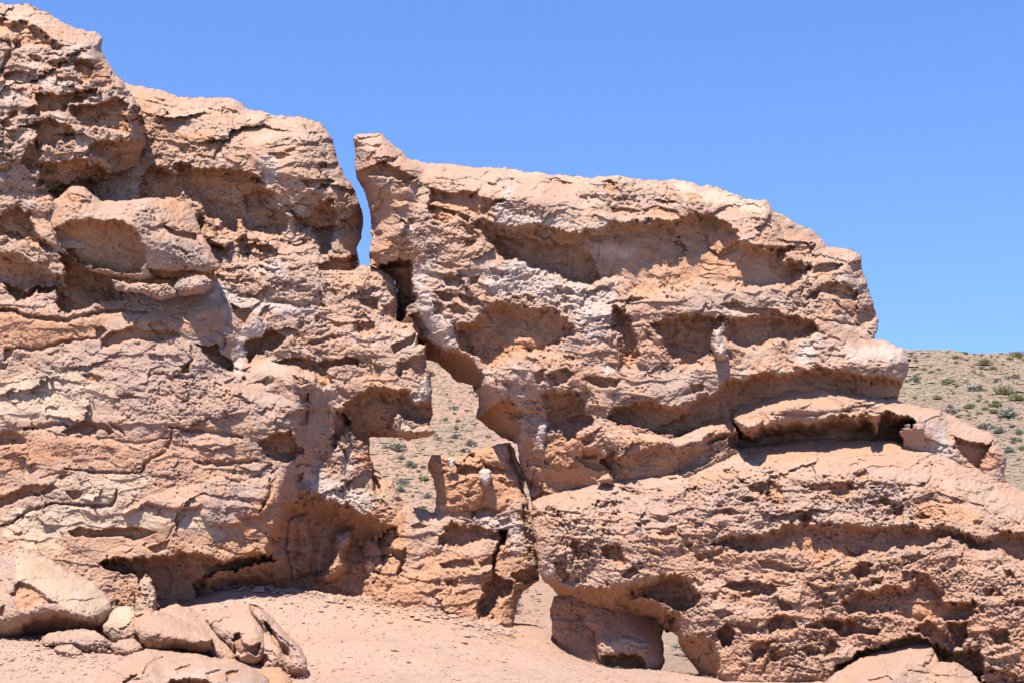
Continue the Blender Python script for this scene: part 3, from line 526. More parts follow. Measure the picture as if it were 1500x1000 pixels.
for nm, ol, yy, lb in (("pebble_peg", [(702, 690), (708, 686), (716, 686), (720, 690), (720, 700), (717, 707), (713, 712), (707, 708), (702, 701)], 20.0, "rounded pale stone peg"), ("mineral_peg", [(653, 671), (660, 669), (667, 673), (666, 682), (664, 691), (658, 696), (653, 694), (660, 688), (657, 680)], 20.15, "crooked white mineral peg")):
    o = rock(nm, ol, [(p[0], p[1], yy) for p in ol[::2]], (), [('W', [(640, 660), (730, 660), (730, 720), (640, 720)], .9)], cliff, mat=PALE, seed=9, R=.1, w=8, T=.45, step=.7, strata=.3, blocks=.2, pits=.2, jag=.3, rough=.5); o["label"] = lb

# ------------------------------------------------------------------ the right block with its overhangs
right = empty("rock_arch", (2.3, 20.5, 0.5), "broad tan rock block right of the narrow sky gap, with long shaded hollows", "rock block")
bigcave = [(688, 318), (715, 321), (735, 324), (750, 329), (790, 329), (810, 334), (850, 340), (870, 334), (900, 324), (920, 324), (960, 321), (1000, 317), (1040, 314), (1060, 324), (1075, 340), (1090, 354), (1100, 360), (1140, 364), (1162, 364), (1152, 380), (1176, 389), (1192, 394), (1182, 406), (1152, 432), (1130, 427), (1100, 424), (1080, 420), (1050, 422), (1020, 417), (1000, 427), (985, 434), (950, 437), (920, 432), (900, 417), (885, 412), (865, 427), (850, 422), (835, 420), (815, 412), (790, 397), (760, 387), (735, 377), (715, 357), (700, 340)]
rock("main_block", [(517, 203), (525, 197), (558, 196), (570, 207), (588, 220), (600, 232), (620, 238), (650, 241), (700, 245), (740, 246), (770, 252), (820, 256), (850, 260), (905, 260), (950, 264), (985, 264), (1035, 270), (1085, 290), (1125, 295), (1135, 310), (1160, 325), (1190, 338), (1205, 352), (1210, 362), (1255, 368), (1262, 375), (1262, 395), (1272, 420), (1280, 448), (1288, 470), (1285, 485), (1278, 495), (1300, 502), (1322, 510), (1330, 530), (1328, 548), (1322, 560), (1316, 580), (1300, 650), (1100, 690), (920, 730), (780, 745), (775, 728), (767, 700), (761, 670), (757, 650), (745, 646), (733, 640), (720, 630), (705, 618), (697, 610), (703, 595), (700, 580), (694, 573), (692, 563), (680, 561), (668, 557), (655, 542), (640, 531), (625, 527), (605, 507), (598, 490), (580, 472), (582, 450), (578, 415), (565, 403), (555, 395), (542, 388), (540, 370), (544, 345), (541, 340), (545, 320), (541, 300), (535, 280), (524, 265), (522, 250), (519, 225)],
     [(520, 200, 20.6), (560, 200, 20.6), (540, 215, 20.1), (620, 240, 20.8), (800, 256, 20.8), (985, 266, 20.8), (600, 255, 20.15), (800, 290, 20.1), (1000, 290, 20.0), (1085, 292, 20.6), (1120, 320, 20.1), (1200, 350, 20.5), (560, 270, 20.2), (530, 320, 20.8), (600, 320, 20.2), (700, 290, 20.0), (570, 360, 20.2), (640, 400, 20.1), (600, 400, 20.3), (700, 400, 20.05), (880, 320, 20.0), (880, 430, 19.85), (1000, 330, 20.0), (1000, 430, 19.75), (1120, 360, 20.0), (1130, 430, 19.75), (1250, 380, 20.4), (1230, 420, 20.0), (1270, 470, 20.5), (1220, 480, 19.8), (640, 470, 20.0), (660, 510, 19.95), (600, 480, 20.6), (760, 440, 19.95), (760, 540, 19.7), (850, 540, 19.65), (900, 480, 19.75), (1000, 480, 19.7), (1000, 570, 19.5), (1100, 440, 19.7), (1100, 540, 19.5), (1250, 530, 19.5), (1320, 520, 19.8), (1200, 560, 19.5), (1300, 570, 19.8), (720, 580, 19.9), (760, 620, 19.95), (850, 600, 19.75), (800, 680, 19.9), (870, 640, 19.7), (960, 610, 19.55), (850, 720, 20.1), (780, 700, 20.1), (900, 690, 19.8), (690, 530, 20.1), (690, 560, 20.5), (640, 520, 20.5)],
     [('K', [(517, 215), (535, 215), (555, 218), (560, 222)], 2.6, .1), ('R', [(519, 256), (535, 245), (550, 240), (565, 235), (577, 242), (592, 250), (602, 258), (614, 262), (600, 270), (580, 264), (560, 260), (540, 257), (546, 264), (540, 272), (526, 272)], {'d': .22, 'o': 1.3}), ('R', [(518, 270), (535, 264), (542, 280), (552, 300), (540, 300), (526, 275)], {'d': .2}),
      ('R', [(580, 267), (595, 264), (604, 270), (598, 277), (585, 275)]), ('R', [(625, 277), (650, 279), (680, 281), (700, 284), (715, 294), (737, 289), (742, 295), (720, 307), (712, 317), (700, 322), (690, 320), (680, 314), (665, 317), (650, 310), (633, 302), (630, 285)], {'d': .3, 'top': .35, 'o': 1.4}), ('R', [(628, 302), (650, 305), (672, 313), (692, 318), (687, 327), (670, 322), (650, 328), (640, 328), (630, 316)], {'d': .22}),
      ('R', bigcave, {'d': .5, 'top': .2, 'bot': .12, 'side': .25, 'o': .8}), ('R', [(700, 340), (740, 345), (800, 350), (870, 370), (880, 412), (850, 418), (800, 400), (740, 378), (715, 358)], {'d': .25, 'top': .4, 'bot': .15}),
      ('R', [(880, 268), (895, 266), (906, 280), (902, 296), (892, 294), (883, 279)], {'d': .12}), ('R', [(798, 261), (820, 264), (842, 268), (830, 274), (810, 270)]), ('R', [(1003, 284), (1020, 283), (1032, 290), (1015, 296)]), ('R', [(893, 304), (920, 304), (942, 310), (915, 320), (898, 314)]), ('R', [(938, 308), (965, 303), (992, 308), (1002, 320), (958, 320)]), ('K', [(690, 290), (710, 275), (730, 268), (752, 262)], 4, .1), ('K', [(555, 240), (575, 235), (590, 228)], 3, .1), ('K', [(640, 262), (690, 262), (740, 276)], 2.2, .06),
      ('R', [(1098, 359), (1140, 361), (1197, 361), (1192, 368), (1150, 372)]), ('K', [(1130, 300), (1142, 325), (1150, 355)], 3, .1), ('R', [(1193, 389), (1215, 384), (1237, 387), (1227, 400), (1205, 407), (1188, 402)], {'d': .18}), ('R', [(1185, 428), (1205, 414), (1225, 411), (1247, 419), (1257, 424), (1257, 440), (1240, 440), (1220, 434), (1210, 427), (1200, 430), (1196, 439), (1180, 438)], {'d': .2}), ('R', [(1243, 386), (1258, 383), (1264, 396), (1250, 402)]),
      ('R', [(556, 384), (600, 379), (605, 400), (609, 430), (613, 442), (601, 447), (596, 467), (585, 480), (575, 480), (575, 420), (560, 403)], {'d': .75, 'top': .12, 'bot': .03, 'side': .2}), ('R', [(540, 368), (556, 372), (562, 385), (600, 380), (598, 390), (556, 396), (540, 385)], {'d': .2, 'o': 1.5}), ('R', [(536, 290), (548, 300), (553, 325), (556, 345), (548, 368), (540, 370)], {'d': .35, 'side': .3}),
      ('R', [(598, 462), (615, 459), (626, 480), (630, 492), (615, 497), (609, 482)], {'d': .25, 'o': 1.4}), ('R', [(605, 498), (630, 496), (650, 507), (674, 511), (692, 529), (706, 546), (704, 566), (694, 572), (680, 570), (660, 565), (640, 545), (610, 530)], {'d': .6, 'top': .35, 'bot': .02, 'o': 1.6}),
      ('R', [(635, 427), (665, 429), (668, 435), (660, 444), (645, 440)], {'d': .14, 'o': 1.3}), ('R', [(630, 440), (646, 441), (652, 450), (646, 464), (633, 462)], {'d': .14}), ('R', [(648, 407), (677, 407), (682, 415), (673, 424), (655, 419)], {'d': .12, 'o': 1.4}), ('R', [(670, 430), (685, 431), (702, 437), (704, 446), (690, 452), (679, 445)], {'d': .13}), ('R', [(688, 407), (703, 404), (701, 416), (690, 418)]), ('R', [(653, 447), (670, 444), (684, 454), (681, 464), (663, 464)], {'d': .13}), ('R', [(637, 384), (665, 387), (678, 390), (665, 398), (650, 394)]), ('R', [(715, 392), (735, 396), (740, 405), (722, 404)]), ('R', [(770, 432), (784, 436), (780, 446), (772, 442)]), ('R', [(680, 350), (698, 352), (694, 362), (682, 360)]), ('R', [(676, 330), (690, 326), (700, 342), (684, 346)]),
      ('R', [(660, 475), (670, 476), (690, 469), (712, 449), (740, 443), (782, 451), (817, 457), (842, 480), (840, 492), (830, 502), (815, 507), (800, 517), (765, 522), (735, 534), (715, 537), (699, 527), (684, 513), (671, 496)], {'d': .42, 'top': .3, 'bot': .1, 'o': 1.1}),
      ('R', [(898, 448), (915, 453), (926, 470), (932, 490), (937, 520), (932, 537), (908, 547), (901, 530), (898, 500), (893, 470)], {'d': .4}), ('R', [(948, 475), (975, 464), (1000, 459), (1030, 464), (1062, 464), (1056, 480), (1041, 500), (1047, 515), (1025, 532), (1010, 547), (995, 547), (984, 530), (974, 520), (968, 500), (957, 487)], {'d': .42}),
      ('R', [(1058, 470), (1090, 464), (1110, 464), (1140, 459), (1162, 461), (1187, 469), (1197, 485), (1182, 497), (1170, 504), (1150, 502), (1120, 512), (1090, 514), (1070, 507), (1058, 490)], {'d': .4, 'top': .3, 'o': 1.2}), ('R', [(1053, 445), (1080, 439), (1090, 449), (1140, 454), (1152, 465), (1115, 463), (1070, 459)], {'d': .12}), ('B', [(1045, 485), (1056, 486), (1062, 505), (1068, 522), (1052, 530), (1044, 515)], .48, 10, 12),
      ('K', [(890, 446), (930, 440), (960, 434), (985, 436)], 2.5, .1), ('R', [(860, 549), (890, 551), (912, 554), (908, 566), (890, 570), (870, 567), (853, 556)], {'d': .15}), ('R', [(825, 520), (843, 521), (841, 531), (829, 529)]), ('R', [(783, 545), (796, 539), (800, 559), (785, 562)]), ('R', [(798, 545), (830, 539), (842, 548), (831, 562), (818, 565), (806, 556)], {'d': .14}), ('R', [(1010, 565), (1030, 560), (1030, 575), (1014, 578)]),
      ('B', [(733, 532), (760, 519), (800, 515), (832, 519), (852, 535), (858, 560), (852, 592), (800, 604), (750, 604), (708, 592), (700, 570), (703, 545)], .16, 26, 20),
      ('R', [(793, 574), (815, 571), (840, 576), (854, 586), (856, 600), (872, 610), (868, 624), (848, 634), (843, 650), (828, 650), (819, 632), (798, 624)], {'d': .38}),
      ('R', [(885, 605), (900, 596), (930, 589), (950, 587), (1000, 594), (1010, 589), (1050, 574), (1060, 559), (1090, 554), (1130, 544), (1180, 537), (1200, 539), (1240, 544), (1280, 549), (1335, 554), (1330, 600), (1260, 600), (1195, 600), (1130, 600), (1080, 640), (1040, 650), (1000, 650), (985, 640), (960, 632), (940, 627), (910, 622), (893, 614)], {'d': .5, 'top': .25, 'bot': .05, 'side': .15, 'o': 1.5}),
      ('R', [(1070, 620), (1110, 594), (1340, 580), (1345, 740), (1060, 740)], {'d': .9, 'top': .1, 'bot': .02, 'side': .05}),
      ('R', [(1248, 455), (1265, 447), (1282, 444), (1290, 465), (1272, 482), (1257, 477)], {'d': .18}), ('K', [(1208, 470), (1235, 474), (1262, 478), (1275, 490)], 2.6, .1), ('K', [(1222, 440), (1240, 455), (1255, 476)], 2.4, .08), ('R', [(1160, 442), (1180, 446), (1188, 440), (1180, 454), (1168, 452)]),
      ('R', [(770, 672), (785, 667), (797, 675), (790, 684), (772, 682)]), ('R', [(797, 672), (814, 667), (806, 681), (797, 680)]), ('R', [(850, 642), (865, 634), (872, 642), (861, 654), (854, 657)], {'d': .1}), ('R', [(853, 660), (876, 660), (872, 673), (854, 671)]), ('R', [(875, 676), (905, 658), (922, 664), (940, 675), (930, 686), (905, 700), (895, 690)], {'d': .25, 'o': 1.3}), ('R', [(890, 629), (909, 631), (912, 647), (894, 647)], {'d': .16}), ('R', [(770, 702), (800, 718), (790, 740), (775, 740)], {'d': .2}), ('R', [(840, 668), (880, 664), (900, 690), (872, 690)], {'d': .12}),
      ('R', [(690, 615), (700, 608), (722, 594), (735, 578), (752, 588), (762, 600), (764, 622), (757, 655), (740, 655), (715, 640)], {'d': .5, 'top': .25, 'bot': .02, 'o': 1.6}), ('B', [(789, 614), (801, 614), (799, 640), (797, 660), (786, 656)], .1, 5, 5)],
     [('W', [(718, 300), (750, 264), (760, 270), (747, 300), (760, 308), (800, 318), (830, 318), (870, 328), (880, 308), (902, 330), (880, 347), (840, 334), (770, 340), (720, 337)], .8), ('W', [(603, 383), (632, 383), (627, 420), (642, 458), (662, 480), (673, 505), (650, 512), (623, 492), (607, 450)], 1), ('W', [(780, 380), (830, 410), (900, 420), (905, 440), (895, 470), (870, 470), (845, 480), (835, 460), (780, 440), (720, 430), (700, 390)], .95), ('W', [(875, 440), (898, 438), (895, 465), (878, 470)], 1.4), ('W', [(860, 470), (900, 480), (895, 510), (850, 500)], .7), ('W', [(1045, 485), (1058, 485), (1070, 520), (1055, 530), (1044, 510)], 1.1), ('W', [(1125, 533), (1157, 540), (1155, 552), (1130, 550)], 1), ('W', [(1235, 505), (1300, 506), (1328, 512), (1328, 534), (1300, 527), (1240, 528)], 1.1), ('W', [(1165, 498), (1197, 488), (1210, 500), (1187, 535), (1168, 522)], .9), ('W', [(1208, 470), (1262, 478), (1270, 490), (1215, 480)], .8), ('W', [(1225, 400), (1250, 405), (1240, 420), (1222, 415)], .9), ('W', [(1040, 448), (1100, 455), (1100, 465), (1050, 470)], .6), ('W', [(788, 614), (802, 614), (798, 660), (787, 657)], 1.5), ('W', [(1000, 450), (1050, 440), (1060, 460), (1010, 465)], .5), ('W', [(880, 530), (905, 535), (905, 548), (880, 548)], .9), ('W', [(700, 540), (730, 535), (720, 560), (702, 565)], .6), ('W', [(580, 325), (620, 325), (620, 350), (580, 345)], .6), ('W', [(850, 350), (890, 350), (950, 370), (920, 385), (870, 380)], .6), ('W', [(880, 405), (950, 398), (970, 410), (890, 420)], .6),
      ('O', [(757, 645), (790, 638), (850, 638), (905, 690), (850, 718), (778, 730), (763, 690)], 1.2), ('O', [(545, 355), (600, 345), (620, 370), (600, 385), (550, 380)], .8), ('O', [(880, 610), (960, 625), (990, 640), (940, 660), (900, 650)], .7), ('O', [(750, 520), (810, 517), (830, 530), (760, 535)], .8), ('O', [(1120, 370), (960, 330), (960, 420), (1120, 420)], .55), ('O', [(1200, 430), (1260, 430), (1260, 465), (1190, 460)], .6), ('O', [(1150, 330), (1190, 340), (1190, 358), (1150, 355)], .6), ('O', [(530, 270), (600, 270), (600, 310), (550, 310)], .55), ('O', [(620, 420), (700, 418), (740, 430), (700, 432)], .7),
      ('Y', [(985, 264), (1125, 294), (1125, 320), (1050, 300), (985, 285)], .9), ('Y', [(740, 246), (985, 264), (960, 280), (760, 265)], .6), ('G', [(940, 560), (1010, 530), (1080, 560), (1000, 590), (900, 590)], .7), ('G', [(860, 585), (900, 560), (950, 585), (900, 600)], .6), ('G', [(880, 280), (1000, 285), (1050, 310), (920, 310)], .6)],
     right, seed=4, R=.5, w=36, T=1.9, smooth=6, strata=.8, blocks=.62,
     roughmap=[(.35, bigcave), (1.4, [(860, 270), (1040, 290), (1140, 310), (1130, 360), (1060, 330), (880, 330)]), (1.35, [(600, 380), (700, 400), (850, 440), (900, 500), (800, 440), (640, 490)]), (.55, [(757, 640), (850, 640), (905, 690), (778, 732)]), (1.3, [(900, 540), (1050, 540), (1080, 570), (900, 610)]), (.5, [(890, 610), (1050, 590), (1330, 555), (1330, 600), (1080, 640), (940, 640)])])

o = rock("overhanging_slab", [(870, 705), (895, 690), (900, 660), (880, 640), (895, 622), (920, 626), (950, 636), (985, 641), (1000, 636), (1040, 622), (1072, 614), (1080, 602), (1095, 590), (1130, 570), (1165, 562), (1195, 565), (1220, 575), (1260, 582), (1310, 582), (1330, 590), (1370, 600), (1400, 608), (1420, 622), (1450, 635), (1465, 650), (1475, 670), (1472, 692), (1480, 730), (1300, 720), (1000, 720)],
     [(900, 640, 19.45), (985, 645, 19.3), (1075, 618, 19.75), (930, 680, 19.3), (1000, 670, 19.2), (1130, 572, 20.1), (1165, 564, 20.15), (1110, 600, 19.5), (1165, 595, 19.4), (1250, 605, 19.45), (1310, 585, 20.0), (1330, 615, 19.6), (1400, 610, 20.2), (1380, 650, 19.8), (1450, 660, 19.9), (1110, 630, 19.5), (1250, 625, 19.45), (1100, 700, 20.2), (1300, 700, 20.2), (1420, 700, 20.0), (1000, 715, 19.5)],
     [('R', [(1076, 612), (1090, 628), (1120, 620), (1140, 616), (1200, 614), (1240, 606), (1300, 603), (1335, 610), (1345, 624), (1325, 632), (1318, 660), (1290, 690), (1100, 690), (1076, 650)], {'d': 1.0, 'top': .42, 'bot': .02, 'side': .15, 'o': 1.4}),
      ('B', [(1076, 612), (1118, 614), (1112, 634), (1102, 645), (1092, 636), (1080, 622)], .6, 12, 12), ('B', [(1272, 604), (1290, 606), (1286, 630), (1283, 643), (1278, 630)], .8, 6, 6), ('R', [(890, 668), (930, 662), (985, 650), (1040, 640), (1075, 628), (1080, 650), (1000, 700), (900, 710)], {'d': .35, 'top': .5, 'bot': .02}),
      ('R', [(1395, 640), (1410, 642), (1440, 648), (1455, 655), (1440, 670), (1435, 690), (1420, 680), (1400, 665)], {'d': .28, 'o': 1.3}), ('R', [(1140, 602), (1160, 603), (1150, 608)]), ('R', [(1374, 612), (1386, 614), (1380, 619)]), ('K', [(1130, 606), (1200, 606), (1260, 600)], 3, .06)],
     [('G', [(1150, 562), (1185, 564), (1180, 575), (1155, 576)], .9), ('O', [(1100, 600), (1180, 575), (1300, 590), (1300, 600), (1180, 600)], .55), ('W', [(1360, 622), (1385, 622), (1392, 650), (1405, 668), (1360, 665), (1350, 655), (1370, 640)], 1.1), ('W', [(990, 640), (1075, 620), (1075, 630), (1000, 650)], .5), ('O', [(900, 625), (985, 640), (960, 655), (900, 650)], .7), ('G', [(1300, 590), (1400, 615), (1340, 625)], .6), ('O', [(1400, 645), (1470, 660), (1470, 700), (1420, 690)], .7)],
     seed=5, R=.3, w=22, T=1.0, smooth=4, rough=.7, blocks=.5, pits=.6, strata=.5, roughmap=[(.5, [(1095, 590), (1170, 562), (1310, 584), (1400, 612), (1300, 604), (1120, 612)])])
tag(o, "thin smooth overhanging rock slab with a dark slot beneath, lying on the huge right boulder", "rock slab")

o = rock("boulder", [(780, 735), (800, 724), (850, 717), (900, 700), (930, 686), (1000, 675), (1045, 665), (1100, 652), (1200, 643), (1300, 645), (1350, 652), (1380, 660), (1420, 680), (1450, 695), (1500, 720), (1570, 745), (1570, 1050), (1060, 1050), (1035, 1004), (1015, 975), (995, 940), (992, 930), (985, 925), (975, 926), (962, 906), (930, 900), (900, 896), (870, 890), (840, 880), (820, 873), (806, 858), (796, 850), (790, 835), (784, 800), (779, 760)],
     [(800, 726, 19.5), (930, 688, 19.8), (1100, 654, 19.9), (1250, 645, 19.9), (1380, 662, 19.8), (1500, 722, 19.6), (850, 750, 19.0), (960, 720, 19.0), (1100, 700, 18.85), (1250, 690, 18.85), (1400, 720, 18.85), (1500, 760, 18.7), (800, 790, 19.0), (900, 790, 18.75), (1000, 770, 18.6), (1100, 770, 18.5), (1250, 765, 18.45), (1400, 770, 18.45), (1550, 780, 18.4), (800, 850, 18.95), (900, 855, 18.6), (970, 840, 18.55), (1030, 820, 18.55), (1100, 825, 18.45), (1250, 830, 18.35), (1400, 820, 18.3), (1500, 830, 18.3), (980, 900, 18.7), (1040, 880, 18.4), (1150, 900, 18.25), (1300, 900, 18.2), (1450, 900, 18.1), (1030, 960, 18.5), (1100, 980, 18.2), (1250, 970, 18.3), (1400, 980, 18.15), (1500, 980, 18.0), (1040, 1030, 18.6), (900, 895, 19.0), (830, 876, 19.2)],
     [('R', [(1035, 795), (1060, 786), (1080, 784), (1120, 774), (1140, 774), (1160, 764), (1200, 767), (1240, 769), (1280, 774), (1310, 767), (1340, 764), (1370, 771), (1410, 777), (1450, 784), (1480, 777), (1580, 775), (1580, 825), (1500, 824), (1480, 817), (1450, 807), (1430, 802), (1395, 792), (1375, 799), (1350, 805), (1325, 805), (1300, 810), (1285, 814), (1275, 807), (1260, 822), (1240, 820), (1220, 815), (1200, 824), (1180, 817), (1165, 810), (1150, 814), (1125, 810), (1100, 812), (1080, 814)], {'d': .36, 'top': .35, 'bot': .2, 'side': .2}),
      ('R', [(888, 797), (910, 799), (919, 822), (913, 832), (900, 830), (884, 817), (879, 801)], {'d': .22, 'o': 1.3}), ('R', [(838, 789), (853, 794), (847, 824), (837, 827)], {'d': .14}), ('R', [(810, 824), (823, 819), (837, 841), (825, 850), (814, 844)], {'d': .15}), ('R', [(908, 840), (930, 828), (937, 838), (922, 850), (911, 847)], {'d': .13}),
      ('R', [(780, 850), (800, 847), (830, 853), (870, 860), (925, 858), (965, 848), (990, 838), (1007, 845), (1028, 870), (1016, 893), (1000, 902), (985, 896), (968, 882), (942, 872), (930, 877), (962, 882), (990, 905), (985, 935), (960, 915), (920, 915), (870, 905), (820, 890), (795, 870)], {'d': .45, 'top': .28, 'bot': .02, 'o': 1.5}),
      ('R', [(970, 895), (995, 900), (1005, 928), (1030, 922), (1047, 940), (1058, 965), (1080, 1050), (1040, 1050), (1005, 980), (985, 935)], {'d': .35, 'top': .2, 'bot': .02, 'side': .3, 'o': 1.3}), ('B', [(985, 925), (1000, 920), (1008, 932), (1000, 945), (990, 940)], .15, 8, 8),
      ('R', [(1016, 812), (1050, 804), (1092, 799), (1075, 807), (1040, 817), (1026, 824)]), ('R', [(1056, 860), (1080, 849), (1100, 847), (1132, 854), (1140, 863), (1130, 874), (1110, 872), (1090, 878), (1078, 868)], {'d': .2}), ('R', [(1108, 821), (1130, 821), (1152, 827), (1172, 838), (1140, 837), (1115, 832)]), ('R', [(1118, 904), (1140, 898), (1167, 904), (1170, 917), (1155, 927), (1140, 922), (1125, 927), (1118, 917)], {'d': .18}), ('R', [(1138, 876), (1162, 884), (1162, 892), (1145, 894)]), ('R', [(1178, 914), (1210, 906), (1237, 909), (1232, 922), (1190, 924)], {'d': .14}),
      ('R', [(1046, 925), (1066, 914), (1077, 925), (1072, 947), (1058, 947)], {'d': .28}), ('R', [(1096, 950), (1110, 936), (1133, 939), (1120, 962), (1104, 972)], {'d': .18}), ('R', [(1123, 959), (1150, 953), (1163, 959), (1135, 970)]), ('R', [(1168, 949), (1190, 943), (1203, 955), (1185, 964)]), ('R', [(1203, 944), (1218, 933), (1228, 945), (1219, 962), (1206, 962)], {'d': .18}), ('R', [(1040, 895), (1060, 890), (1075, 900), (1055, 908)]), ('R', [(1080, 915), (1110, 918), (1108, 928), (1085, 928)]),
      ('R', [(1236, 880), (1255, 860), (1275, 864), (1300, 856), (1330, 863), (1345, 848), (1365, 846), (1377, 860), (1387, 870), (1382, 884), (1395, 884), (1427, 878), (1431, 895), (1412, 907), (1390, 909), (1370, 906), (1345, 908), (1330, 903), (1300, 900), (1270, 900), (1243, 898), (1236, 890)], {'d': .28, 'top': .2, 'bot': .12}),
      ('R', [(1203, 909), (1235, 911), (1242, 904), (1262, 915), (1292, 920), (1286, 933), (1255, 928), (1240, 933), (1213, 922)], {'d': .2}), ('R', [(1346, 911), (1363, 906), (1377, 920), (1387, 935), (1398, 950), (1387, 963), (1372, 957), (1363, 942), (1346, 930), (1338, 923)], {'d': .25}), ('R', [(1388, 911), (1413, 908), (1421, 930), (1412, 952), (1394, 950), (1386, 930)], {'d': .28}), ('R', [(1448, 924), (1476, 918), (1483, 947), (1459, 948)], {'d': .2}),
      ('R', [(1225, 975), (1258, 955), (1300, 943), (1330, 928), (1350, 935), (1400, 955), (1440, 948), (1440, 1000), (1225, 1010)], {'d': .5, 'top': .15, 'bot': .02}), ('R', [(1248, 835), (1262, 823), (1282, 824), (1271, 847), (1257, 854)], {'d': .18}), ('R', [(1273, 845), (1296, 844), (1291, 854), (1277, 854)]), ('R', [(1320, 814), (1345, 810), (1357, 815), (1337, 824), (1324, 830)]), ('R', [(1323, 834), (1356, 839), (1364, 848), (1335, 854), (1324, 854)], {'d': .15}), ('R', [(1438, 864), (1456, 861), (1454, 873), (1441, 875)], {'d': .12}), ('R', [(1468, 833), (1480, 833), (1492, 848), (1477, 850)]), ('R', [(1485, 880), (1510, 876), (1510, 888), (1486, 888)]), ('R', [(1200, 860), (1222, 858), (1218, 866), (1200, 868)]), ('R', [(1180, 885), (1205, 880), (1230, 886), (1200, 893)]), ('R', [(1432, 888), (1442, 886), (1442, 898), (1434, 898)]),
      ('R', [(1093, 711), (1140, 704), (1147, 720), (1152, 737), (1140, 740), (1120, 732), (1098, 723)], {'d': .09}), ('R', [(1248, 694), (1269, 689), (1272, 703), (1258, 707)]), ('R', [(1173, 711), (1210, 704), (1242, 704), (1257, 715), (1242, 737), (1228, 730), (1210, 722), (1188, 724)], {'d': .09}), ('R', [(1268, 734), (1300, 726), (1307, 738), (1285, 747)]), ('R', [(1163, 754), (1180, 751), (1202, 766), (1173, 767)]), ('R', [(1040, 748), (1070, 742), (1090, 752), (1055, 758)]), ('R', [(960, 780), (990, 776), (1000, 786), (970, 790)]), ('R', [(1425, 762), (1440, 762), (1436, 770), (1426, 769)]), ('R', [(1310, 740), (1325, 740), (1322, 766), (1308, 766)]),
      ('K', [(905, 704), (940, 700), (1000, 690), (1040, 682)], 2.6, .07), ('K', [(1365, 680), (1368, 695), (1360, 706)], 3, .08), ('K', [(925, 855), (928, 870)], 3, .12)],
     [('G', [(905, 695), (1045, 668), (1095, 655), (1100, 662), (1000, 690), (920, 705)], 1.3), ('O', [(1090, 655), (1300, 645), (1370, 660), (1330, 690), (1250, 680), (1150, 685), (1080, 680)], .55), ('O', [(1330, 725), (1400, 730), (1440, 760), (1400, 775), (1340, 765)], .8), ('O', [(800, 725), (880, 712), (880, 780), (850, 790), (795, 760)], .35), ('G', [(880, 720), (1080, 700), (1330, 700), (1320, 760), (1100, 770), (890, 790)], .5), ('O', [(1050, 810), (1150, 815), (1120, 825), (1040, 828)], .8), ('O', [(960, 830), (1560, 800), (1560, 1040), (1040, 1040)], .42), ('O', [(1370, 795), (1440, 805), (1420, 815), (1370, 812)], .8), ('W', [(795, 830), (815, 832), (812, 848), (796, 842)], .9), ('W', [(1000, 850), (1040, 850), (1030, 865), (1005, 862)], .7), ('W', [(1225, 945), (1260, 930), (1240, 960), (1222, 965)], .6), ('O', [(795, 852), (930, 862), (925, 872), (800, 862)], .7), ('W', [(1300, 650), (1390, 690), (1450, 720), (1380, 720)], .35)],
     seed=6, R=.55, w=34, T=2.2, smooth=6, rough=1.3, strata=.9, blocks=.55, pits=.8,
     roughmap=[(.7, [(905, 695), (1100, 650), (1300, 642), (1390, 662), (1330, 685), (1150, 680), (1000, 690)]), (1.3, [(1040, 830), (1440, 815), (1580, 830), (1580, 1000), (1060, 1000), (1000, 860)]), (2.1, [(800, 740), (880, 720), (1080, 690), (1320, 690), (1420, 720), (1400, 765), (1100, 775), (890, 850), (800, 840)]), (.6, [(1040, 790), (1160, 768), (1500, 780), (1500, 820), (1160, 810), (1060, 812)])])
tag(o, "huge pitted pinkish boulder at the lower right, undercut on its left", "boulder")

# ------------------------------------------------------------------ loose rocks
def loose(name, label, cat, outline, base, feats=(), paints=(), group=None, **k):
    kw = dict(R=.38, w=30, T=.6, smooth=6, strata=.15, blocks=.28, pits=.6, rough=1.15, step=1.0); kw.update(k)
    return tag(rock(name, outline, base, feats, paints, **kw), label, cat, group)

